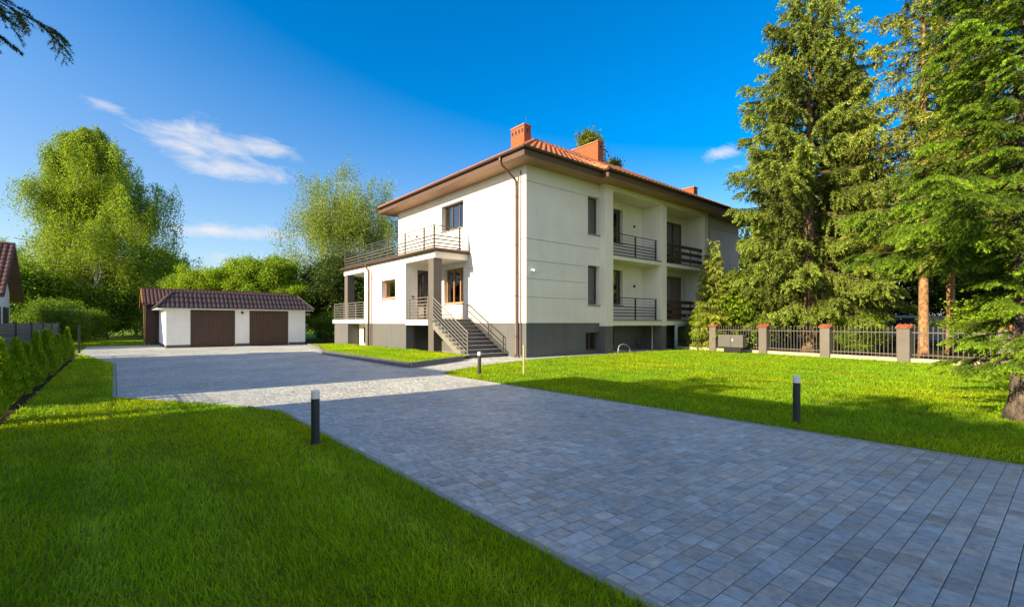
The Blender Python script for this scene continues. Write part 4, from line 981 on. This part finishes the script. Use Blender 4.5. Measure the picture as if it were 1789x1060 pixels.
def spruce(name, seed, H_, R0, trunk_r, z_lo, dens=1.0, col=(.05,.085,.018), card=(.17,.05), whorl=.36, droop=.35, hang=.75, pw=.8, bl_step=.13, near=False, bark='bark', lean=(0,0), per_m=9.0, keep=None, gap=.12, nd=420, rfun=None):
    r = np.random.default_rng(seed)
    wood = MB(); m = 10
    ts = np.linspace(0, 1, m); tp = [np.array([lean[0]*t, lean[1]*t, H_*t]) for t in ts]
    tr = trunk_r*(1-ts*.96); tr[0] *= 1.35
    tl = [tp[0], tp[0]+np.array([0,0,.35])] + tp[1:]; rl = [tr[0], trunk_r*1.02] + list(tr[1:])
    tube_np(wood, tl, rl, 14)
    wood_b = MB()
    Ps = []; Ds = []; Ts = []; Ls = []
    z = z_lo*H_
    while z < H_*.985:
        f = (z - z_lo*H_)/(H_*(1-z_lo)); 
        Lb = R0*(1-f)**pw*min(1.0, .65+f*3.0)
        nb = (8 if near else 6) if f < .85 else 4
        off = r.uniform(0, 6.28)
        for b in range(nb):
            if r.random() < gap: continue
            az = off + b*6.283/nb + r.normal()*.22; L_ = (Lb if rfun is None else rfun(z, az))*r.uniform(.62, 1.15) + .12
            zz = z + r.uniform(-.5,.5)*whorl
            s0 = .55*(f-.35) if f > .35 else -(.35-f)*1.3*droop*2
            mm = max(4, int(L_/.3)); t = np.linspace(0, 1, mm+1)
            rad = L_*t; zc = zz + L_*(s0*t - droop*t**2*.9 + droop*.75*t**3.2)
            bx = np.stack([rad*math.cos(az) + lean[0]*zz/H_, rad*math.sin(az) + lean[1]*zz/H_, zc], 1)
            if keep is not None and not keep(bx): continue
            tube_np(wood_b, bx, np.linspace(max(.008, (.015 if near else .022)*L_**.6), .003, mm+1), 5)
            nl = max(2, int(L_/bl_step*dens)); tt = np.sqrt(r.uniform(.02, 1, nl)) if not near else r.uniform(.08, 1, nl)**.7
            base = np.stack([np.interp(tt, t, bx[:, k]) for k in range(3)], 1)
            axis = np.array([math.cos(az), math.sin(az), 0]); lat = np.array([-math.sin(az), math.cos(az), 0])
            sg_ = np.where(r.random(nl) < .5, -1, 1)
            tone = np.clip(r.normal(1, .27), .45, 1.7)
            dd = unit(axis[None]*r.uniform(.3, .9, (nl,1)) + lat[None]*(sg_*r.uniform(.3,1.0,nl))[:, None] + np.array([0,0,-1])[None]*((hang*r.uniform(.3,1.6,nl)*(1.15-.85*tt))[:, None] if not near else hang*r.uniform(.3,1.6,(nl,1))))
            ll = (.22 + .26*L_*(1-tt*.75))*r.uniform(.5,1.1,nl)
            ll = np.minimum(ll, .85)
            Ps.append(base); Ds.append(dd); Ls.append(ll); Ts.append(tone*np.where(tt > .75, 1.12, .95))
            # tip twig
            Ps.append(bx[-2:-1]); Ds.append(unit(bx[-1:]-bx[-2:-1])); Ls.append(np.array([.3])); Ts.append(np.array([tone*1.2]))
        z += whorl*r.uniform(.75,1.2)*(1-.45*f)
    P = np.concatenate(Ps); D = np.concatenate(Ds); L_ = np.concatenate(Ls); T = np.concatenate(Ts)
    o = empty(name, (0,0,0))
    wood.build('trunk', bark, o, smooth=True); wood_b.build('branches', 'twig', o)
    if not near:
        cnt = np.maximum(3, (L_*per_m*2).astype(int)); idx = np.repeat(np.arange(len(P)), cnt); n = len(idx)
        s_ = r.random(n); bend = np.zeros((n,3)); bend[:, 2] = -(s_**2)*L_[idx]*.35
        Q = P[idx] + D[idx]*(s_*L_[idx])[:, None] + bend + r.normal(size=(n,3))*.018
        dn = unit(D[idx]*.9 + r.normal(size=(n,3))*.55 + np.array([0,0,-.25]))
        sz = r.uniform(.7,1.2,n); V, F = cards(Q, dn, side(dn, r), card[0]*sz, card[1]*sz)
        C = np.repeat(colours(n, col, r, .15, .10, T[idx]*(.85+.35*s_)), 4, 0)
        np_obj('needles', V, F, 'needle', o, C)
    else:
        # every twig is a shoot with a few side shoots, each ringed with single needles
        zlow = P[:, 2] < (7.2 if H_ > 8 else 99)
        P, D, L_, T = P[zlow], D[zlow], L_[zlow], T[zlow]
        hor = unit(np.cross(D, np.array([0,0,1.0])[None]) + 1e-6)
        SP = [P]; SD = [D]; SL = [L_]; ST = [T]
        for t0, sg2 in ((.15,1),(.28,-1),(.42,1),(.55,-1),(.70,1),(.80,-1)):
            k = r.random(len(P)) < .82
            SP.append((P + D*(L_*t0)[:, None] + np.array([0,0,-1])*(t0**2*L_*.25)[:, None])[k]); SD.append(unit(D + hor*sg2*r.uniform(.6,1.1,(len(P),1)) + np.array([0,0,-.12]))[k])
            SL.append((L_*(.62-.42*t0)*r.uniform(.7,1.15,len(P)))[k]); ST.append((T*r.uniform(.85,1.15,len(P)))[k])
        P = np.concatenate(SP); D = np.concatenate(SD); L_ = np.concatenate(SL); T = np.concatenate(ST)
        cnt = np.maximum(8, (L_*nd).astype(int)); idx = np.repeat(np.arange(len(P)), cnt); n = len(idx)
        s_ = r.random(n); bend = np.zeros((n,3)); bend[:, 2] = -(s_**2)*L_[idx]*.25
        Q = P[idx] + D[idx]*(s_*L_[idx])[:, None] + bend
        dn = unit(D[idx]*.62 + rdir(n, r)*.85 + np.array([0,0,.12]))
        sd = side(dn, r); ln = r.uniform(.026,.042,n)*(1.15-.4*s_); wd = .0075
        V = np.empty((n,3,3), np.float32); V[:, 0] = Q - sd*wd/2; V[:, 1] = Q + sd*wd/2; V[:, 2] = Q + dn*ln[:, None]
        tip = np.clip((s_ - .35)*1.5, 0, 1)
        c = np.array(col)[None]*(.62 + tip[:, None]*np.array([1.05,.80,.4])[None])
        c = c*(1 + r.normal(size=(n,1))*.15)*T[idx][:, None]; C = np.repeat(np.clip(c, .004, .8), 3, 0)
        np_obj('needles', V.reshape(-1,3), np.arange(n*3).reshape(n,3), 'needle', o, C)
    return o
def place(o, x, y, rot=0.0, s=1.0, label=None, cat='tree', group=None, z=0.0):
    o.location = (x, y, z); o.rotation_euler = (0,0,rot); o.scale = (s,s,s) if not isinstance(s, tuple) else s
    return tag(o, label, cat, group)
def dup(o, **k):
    c = o.copy(); COL.objects.link(c)
    for key in list(c.keys()): del c[key]
    for ch in o.children:
        d = ch.copy(); COL.objects.link(d); d.parent = c
    return place(c, **k)

# birches
t1 = leafy_tree('birch_tree', 11, 18.6, 7.6, .34, .10, 46, 380000, (.125,.085), (1.0,3.6), (.205,.305,.028), wood_m='bark_birch', lean=(-.9,0), arch=.55, prof=lambda q: (1-q)**.85*min(1,.72+q*1.3)+.06)
place(t1, -36.4, 42.0, 0, 1, 'large weeping birch with dense yellow green crown beyond the neighbour house')
t2 = leafy_tree('birch_tree', 23, 12.6, 4.6, .22, .22, 30, 64000, (.12,.08), (1.0,3.2), (.20,.275,.040), wood_m='bark_birch', lean=(.8,0), forks=2, arch=.5, prof=lambda q: .62+.55*math.sin(math.pi*min(1,q*.9)))
place(t2, -18.2, 45.0, .6, 1, 'airy birch with thin pale limbs behind the garage, its left side open to sky')
t3 = dup(t2, x=-13.0, y=46.0, rot=2.6, s=(1.0,1.0,1.0), label='birch with yellow green drooping twigs standing close to the house terrace')
# bushy trees beyond the garage
bt1 = leafy_tree('leafy_tree', 31, 8.0, 3.4, .2, .14, 26, 70000, (.19,.13), (0,0), (.22,.345,.020), spread=.8)
bt2 = leafy_tree('leafy_tree', 32, 7.0, 3.7, .2, .10, 26, 70000, (.19,.13), (0,0), (.16,.27,.018), spread=.8)
GRP = 'leafy trees beyond the garage'
place(bt1, -22.3, 38.6, 0, .66, 'bright green leafy tree behind the garage, the highest of its row', group=GRP)
place(bt2, -26.6, 38.6, 1.0, .58, 'mid green leafy tree beside the weeping birch', group=GRP)
for i, (x, y, rot, s_, src, lab) in enumerate([
    (-24.8,37.6,2.0,.56,0,'rounded leafy tree between birch and garage roof'), (-20.0,39.4,4.0,.76,1,'darker leafy tree with airy top above the garage doors'),
    (-18.0,38.6,1.3,.50,0,'low yellow green leafy tree above the right end of the garage'), (-37.5,50,.4,.9,0,'leafy tree half hidden under the weeping birch'),
    (-42,47,2.2,.85,1,'leafy tree left of the birch trunk'), (-15.8,41.6,3.3,.52,1,'low leafy tree under the airy birch'), (-46,52,5.0,1.0,0,'leafy tree behind the neighbour roof')]):
    dup((bt1,bt2)[src], x=x, y=y, rot=rot, s=s_, label=lab, group=GRP)
# dark bushes right of the garage
db = leafy_tree('dark_bush', 41, 5.6, 2.5, .12, .06, 26, 42000, (.15,.10), (0,0), (.05,.09,.016), spread=.9)
place(db, -13.6, 39.5, 0, 1.05, 'dark green bush filling the gap between garage and house', 'bush')
dup(db, x=-16.6, y=42.5, rot=2.0, s=1.0, label='dark green bush rising behind the right end of the garage roof', cat='bush')
dup(db, x=-10.6, y=41.0, rot=4.0, s=1.1, label='dark green bush seen through the rear terrace opening', cat='bush')
# low plants
lb = leafy_tree('low_shrub', 51, 1.5, .95, .04, .05, 18, 9000, (.075,.05), (0,0), (.11,.19,.018), spread=.42)
place(lb, -13.2, 33.4, 0, .85, 'low green shrub on the soil beside the garage', 'shrub')
dup(lb, x=-12.0, y=33.9, rot=1.0, s=.72, label='small pale green shrub next to the rear terrace block', cat='shrub')
dup(lb, x=-28.6, y=31.5, rot=2.2, s=.75, label='small round shrub on the far lawn left of the shed', cat='shrub')
dup(lb, x=-26.2, y=38.5, rot=.7, s=(1.2,1.2,1.0), label='sunny bush at the far end of the lawn by the shed', cat='shrub')
hb1 = leafy_tree('round_bush', 55, 2.3, 1.7, .06, .04, 26, 26000, (.11,.075), (0,0), (.11,.20,.018), spread=.62)
place(hb1, -25.6, 27.3, 0, (.72,.72,.62), 'large rounded green bush behind the mesh fence end', 'bush')
dup(hb1, x=-30.5, y=31.5, rot=2, s=(1.1,1.1,.85), label='yellow green bush in front of the birch and beside the white gable', cat='bush')
dup(hb1, x=-27.3, y=30.2, rot=4, s=(.8,.8,.65), label='green bush touching the far conifer row end', cat='bush')
dup(hb1, x=-37.5, y=36.0, rot=1.5, s=(1.9,1.9,1.7), label='shaded bush seen between the neighbour roof and the birch', cat='bush')
dup(hb1, x=-42.5, y=41.0, rot=2.5, s=(2.2,2.2,2.0), label='tall shaded bush behind the neighbour roof', cat='bush')
dup(hb1, x=-34.0, y=40.0, rot=1, s=(1.5,1.5,1.3), label='shaded bush at the foot of the weeping birch', cat='bush')
dup(hb1, x=-29.5, y=42.0, rot=3, s=(1.6,1.6,1.5), label='bush closing the far lawn left of the shed', cat='bush')
dup(hb1, x=-39.5, y=50.0, rot=.5, s=(2.4,2.4,2.0), label='shaded bush seen deep between the birch trunk and the shed', cat='bush')
dup(hb1, x=-25.5, y=43.5, rot=5, s=(1.6,1.6,1.7), label='tall bush behind the shed roof edge', cat='bush')

# thuja row
def thuja(seed):
    r = np.random.default_rng(seed); n = 5200
    h = r.random(n)**.85; rad = .27*(1-h)**1.05*(.55+.45*np.minimum(1, h*6))*np.sqrt(r.uniform(.25,1,n)); az = r.uniform(0, 6.283, n)
    lump = 1 + .22*np.sin(az*3+h*9) ; rad = rad*lump
    P = np.stack([rad*np.cos(az), rad*np.sin(az), .03+h*.98], 1)
    D = unit(np.stack([np.cos(az)*.55, np.sin(az)*.55, np.full(n, 1.0)], 1) + r.normal(size=(n,3))*.35)
    V, F = cards(P, D, side(D, r), .085*r.uniform(.6,1.3,n), .022)
    C = np.repeat(colours(n, (.20,.34,.020), r, .22, .14, np.where(r.random(n) < .25, 1.5, 1.0)), 4, 0)
    o = empty('thuja', (0,0,0)); 
    tm = MB(); tm.tube([(0,0,0),(0,0,.8)], [.02,.006], 6); tm.build('trunk', 'twig', o)
    np_obj('foliage', V, F, 'leaf', o, C)
    return o
th_src = [thuja(61), thuja(62)]
k = 0; v = 9.3; rr = random.Random(5)
ORD = 'first second third fourth fifth sixth seventh eighth ninth tenth eleventh twelfth thirteenth fourteenth fifteenth sixteenth seventeenth eighteenth nineteenth twentieth twenty-first twenty-second twenty-third twenty-fourth twenty-fifth twenty-sixth twenty-seventh twenty-eighth twenty-ninth thirtieth'.split()
while v < 25.5:
    x, y, _ = W2(-1.36 + rr.uniform(-.04,.04), v)
    s_ = (rr.uniform(.85,1.1), rr.uniform(.85,1.1), rr.uniform(.86,1.12))
    lab = 'young conifer, ' + ORD[k] + ' from the near end of the row along the mesh fence'
    if k in (0,1): place(th_src[k], x, y, rr.uniform(0,6), s_, lab, 'conifer', 'young conifers along the mesh fence')
    else: dup(th_src[k % 2], x=x, y=y, rot=rr.uniform(0,6), s=s_, label=lab, cat='conifer', group='young conifers along the mesh fence')
    v += rr.uniform(1.35,1.65); k += 1

# spruces on the right
SPC = (.150,.200,.030)
sp1 = spruce('spruce_tree', 71, 17.5, 3.7, .30, .135, 1.2, SPC, (.12,.034), .38, .34, 1.25, .72, per_m=52, bl_step=.085, gap=.06, rfun=lambda z, az: 3.3*np.interp(z, [1.2,3,6,8,11,14,17.5], [.72,.86,.98,1.0,.80,.52,.06]))
place(sp1, 13.4, 21.4, .3, 1, 'tall dense spruce with drooping branches behind the fence, nearest the house')
sp2 = spruce('spruce_tree', 72, 15.6, 2.7, .24, .09, 1.0, SPC, (.12,.034), .42, .34, 1.2, .80, per_m=46, bl_step=.10)
place(sp2, 17.6, 25.0, 0, 1, 'spruce with a lower pointed top beside the tallest spruce')
sp3 = spruce('spruce_tree', 73, 18.5, 2.9, .17, .24, .9, (.18,.205,.030), (.12,.034), .46, .30, 1.0, .75, per_m=44, bark='bark_sunny', gap=.2, bl_step=.10)
place(sp3, 15.75, 18.2, 0, 1, 'tall thin crowned spruce with sunlit orange trunk behind the fence')
sp4 = dup(sp3, x=19.0, y=20.6, rot=2.0, s=.97, label='spruce with mossy sunlit trunk second behind the iron fence')
sp5 = dup(sp3, x=16.6, y=15.3, rot=4.2, s=(1.25,1.25,1.0), label='spruce with thick pale orange trunk behind the near spruce boughs')
SG = 'dark conifers deep in the plot beyond the fence'
SL = ['slim shaded conifer left of the parked van', 'tall shaded conifer behind the parked van', 'shaded conifer right of the parked van', 'shaded conifer behind the tallest spruce', 'shaded conifer behind the near spruce boughs', 'broad shaded conifer at the right end of the plot', 'shaded conifer filling the gap between two orange trunks', 'broad shaded conifer farthest into the plot', 'shaded conifer close behind the mossy trunk']
for i, (x, y, rot, s_, src) in enumerate([(24,33,1,.9,sp2), (29,31,2,1.0,sp1), (35,33,4,.95,sp2), (20,35,5,.85,sp1), (30,24,0.5,.9,sp2), (34,26,3,1.0,sp1), (27,38,3,1.0,sp2), (41,30,1,1,sp1), (24.5,20.5,2.7,.95,sp2)]):
    dup(src, x=x, y=y, rot=rot, s=s_, label=SL[i], group=SG)
ss = spruce('small_spruce', 75, 6.1, 1.45, .07, .05, 1.2, (.22,.27,.03), (.09,.030), .24, .12, .45, .9, bl_step=.075, per_m=44)
place(ss, 10.05, 23.85, 0, (.76,.76,.90), 'small slim spruce in front of the second loggia', 'tree')
# leafy bushes behind the fence
fb = leafy_tree('garden_shrub', 81, 3.2, 1.7, .06, .05, 24, 16000, (.15,.10), (0,0), (.20,.32,.018), spread=.75)
place(fb, 12.3, 24.4, 0, .95, 'bright green leafy shrub between small spruce and tall spruce', 'shrub')
dup(fb, x=10.0, y=24.5, rot=2, s=(.55,.55,.45), label='low leafy shrub behind the fence bars beside the blue grey pipe', cat='shrub')
dup(fb, x=15.4, y=22.6, rot=1, s=(.6,.6,.42), label='low leafy shrub behind the middle fence panel', cat='shrub')
dup(fb, x=14.7, y=20.4, rot=4, s=(.55,.55,.40), label='low leafy shrub behind the fence panel left of the orange trunk', cat='shrub')
dup(fb, x=18.3, y=17.2, rot=5, s=(.9,.9,.55), label='yellow green shrub behind the fence right of the mossy trunk', cat='shrub')
dup(fb, x=17.0, y=15.9, rot=3, s=(.7,.7,.45), label='low shrub behind the fence beside the near spruce', cat='shrub')
dup(db, x=22.0, y=31.5, rot=.4, s=(1.0,1.0,.55), label='shaded shrub before the parked van', cat='shrub')  # three dark leaved copies; the plot's shade is put into their leaf colour
dup(db, x=29.0, y=28.5, rot=1.4, s=(1.1,1.1,.75), label='shaded shrub right of the parked van', cat='shrub')
dup(db, x=19.0, y=32.0, rot=2.4, s=(1.1,1.1,.75), label='shaded shrub behind the tall spruce trunk', cat='shrub')
dup(db, x=27.5, y=34.5, rot=.9, s=(1.7,1.7,1.5), label='tall dark bush closing the view behind the parked van', cat='bush')
dup(db, x=34.0, y=33.0, rot=3.9, s=(1.8,1.8,1.6), label='tall dark bush at the far right of the shaded plot', cat='bush')
dup(db, x=22.5, y=38.0, rot=5.0, s=(1.8,1.8,1.6), label='tall dark bush behind the tallest spruce', cat='bush')
# trees behind the house
tb = leafy_tree('tall_poplar', 91, 20.5, 2.6, .3, .2, 34, 22000, (.24,.16), (0,0), (.14,.17,.02), spread=.9, prof=lambda q: .75*(1-q)**.5+.12)
place(tb, 7.6, 48.0, 0, 1.0, 'tall tree whose top shows above the long chimney')
dup(tb, x=10.9, y=50.0, rot=2, s=(.6,.6,.90), label='tree tip showing just right of the long chimney')
# the big near spruce at the right edge
def near_len(z, az):
    """bough length of the near spruce by height and heading: short low down, one tier of long boughs at about 2.5 m towards the drive"""
    L_ = np.interp(z, [.6, 1.3, 1.7, 2.15, 2.6, 3.0, 3.8, 4.6, 6, 9, 11.5], [.85, .95, .6, .6, 1.2, 1.8, 1.15, 1.0, 1.0, .85, .3])
    to_drive = max(0.0, math.cos(az - 2.9))
    return L_*(1 + (.55*to_drive if 2.6 < z < 3.5 else 0))
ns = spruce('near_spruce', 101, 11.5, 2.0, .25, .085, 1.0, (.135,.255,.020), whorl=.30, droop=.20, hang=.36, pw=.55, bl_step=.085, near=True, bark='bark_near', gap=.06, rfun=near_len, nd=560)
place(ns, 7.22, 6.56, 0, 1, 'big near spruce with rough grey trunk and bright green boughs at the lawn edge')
# overhanging twig of the tree by the left edge
ov = spruce('overhanging_spruce', 103, 5.6, 1.35, .07, .80, 1.0, (.030,.070,.022), whorl=.34, droop=.25, hang=.45, pw=.35, bl_step=.09, near=True, bark='bark_near', gap=.1)
place(ov, -5.45, 4.0, 1.1, 1, 'young spruce outside the frame whose dark twigs hang into the sky corner')
# trees behind the camera that shade the near part of the garden
for i, (u, v, s_, lab) in enumerate([(-7.4,2.6,.74,'round leafy tree behind the camera on the shaded side')]):
    x, y, _ = W2(u, v); dup(bt1, x=x, y=y, rot=i*1.7, s=s_, label=lab, group='trees behind the camera')

# ------------------------------------------------------------------ grass blades
def vnoise(x, y, sc_, seed):
    r = np.random.default_rng(seed); T = r.random((64,64)); fx_ = x*sc_; fy = y*sc_
    i = np.floor(fx_).astype(int); j = np.floor(fy).astype(int); a = fx_-i; b = fy-j; a = a*a*(3-2*a); b = b*b*(3-2*b)
    g_ = lambda p, q: T[p % 64, q % 64]
    return (g_(i,j)*(1-a)+g_(i+1,j)*a)*(1-b) + (g_(i,j+1)*(1-a)+g_(i+1,j+1)*a)*b
def grass(name, poly, z0, n_try, dens_f, label, seed, hgt=(.035,.075), col=(.250,.395,.012), xlim=1.25):
    r = np.random.default_rng(seed); pu = np.array(poly)
    lo, hi = pu.min(0), pu.max(0)
    area = np.prod(hi-lo); N_ = n_try
    u = r.uniform(lo[0], hi[0], N_); v = r.uniform(lo[1], hi[1], N_)
    x = u*UX - v*UY; y = u*UY + v*UX
    d = np.hypot(x, y)
    base = N_/area
    k = inside(u, v, poly) & (y > 1.0) & (np.abs(x) < xlim*y + .6) & (r.random(N_) < dens_f(d)/base)
    x, y, d, u, v = x[k], y[k], d[k], u[k], v[k]; n = len(x)
    n1 = vnoise(x, y, 2.3, 1)*.6 + vnoise(x, y, 6.5, 2)*.4; n2 = vnoise(x, y, .8, 3)
    st_ = .5+.5*np.sin(u*5.2 + n2*2.0)
    h = r.uniform(hgt[0], hgt[1], n)*(.55+.9*n1)*np.where(r.random(n) < .04, 1.5, 1.0)
    wd = (.0030 + .00085*d)*r.uniform(.7,1.3,n)
    az = r.uniform(0, 6.283, n); lean = r.uniform(.15,.95,n)
    la = n2*6.0 + r.normal(size=n)*1.3
    dx, dy = np.cos(la)*lean, np.sin(la)*lean
    sx, sy = np.cos(az), np.sin(az)
    P = np.stack([x, y, np.full(n, z0)], 1); S_ = np.stack([sx, sy, np.zeros(n)], 1)*wd[:, None]*.5
    mid = P + np.stack([dx*h*.35, dy*h*.35, h*.58], 1); tip = P + np.stack([dx*h*1.0, dy*h*1.0, h*(1.0-.18*lean)], 1)
    V = np.empty((n,5,3), np.float32); V[:,0] = P-S_; V[:,1] = P+S_; V[:,2] = mid+S_*.85; V[:,3] = mid-S_*.85; V[:,4] = tip
    b_ = np.arange(n)[:, None]*5
    Fq = b_ + np.array([[0,1,2,3]]); Ft = b_ + np.array([[3,2,4]])
    tone = .66 + .36*n1 + .30*n2 + .16*st_
    c = np.array(col)[None]*tone[:, None]*(1+r.normal(size=(n,1))*.16)
    c = c*(1 + (n2-.5)[:, None]*np.array([.55,0.05,.0])[None])
    for u0, wd0, k0 in ((-.10,.10,.55),(.52,.12,.30),(1.50,.09,.45),(-.72,.12,.25)):       # mower wheel marks; pale sheen of the bent blades tinted into their colour
        wm = np.exp(-((u-u0-.05*(n2-.5))/wd0)**2)*k0*np.clip(n1*1.5,0,1)
        c = c*(1 + wm[:, None]*np.array([.55,.30,5.0])[None])
    dry = r.random(n) < .05 + .16*np.clip(n1-.62,0,1); c[dry] = np.array([.22,.19,.06])*r.uniform(.7,1.2,(dry.sum(),1))
    C = np.repeat(np.clip(c,.004,.8), 5, 0)
    C = C.reshape(n,5,3); C[:,4] *= 1.12; C = C.reshape(-1,3)
    o = np_obj(name, V.reshape(-1,3), [Fq, Ft], 'grass', None, C)
    return tag(o, label, None, None, 'stuff')
dens = lambda d: np.clip(26000/np.maximum(d,1.5)**1.35, 260, 9000)
grass('grass', LAWN_L, -.006, 1500000, dens, 'shaded mown grass of the lawn between hedge and drive', 1, (.03,.062))
grass('grass', LAWN_R, -.006, 900000, lambda d: np.clip(26000/np.maximum(d,1.5)**1.35, 420, 6000), 'bright sunlit grass of the lawn before the long facade', 2, (.03,.06))
grass('grass', BED, .095, 160000, lambda d: np.full_like(d, 1500), 'sunlit grass inside the dark kerbed bed', 3, (.03,.08))
grass('grass', [(-14,36.5),(6,36.5),(2,42),(-6,50),(-14,50)], -.02, 90000, lambda d: np.full_like(d, 250), 'sunny grass of the far garden beyond the forecourt', 4, (.05,.12))
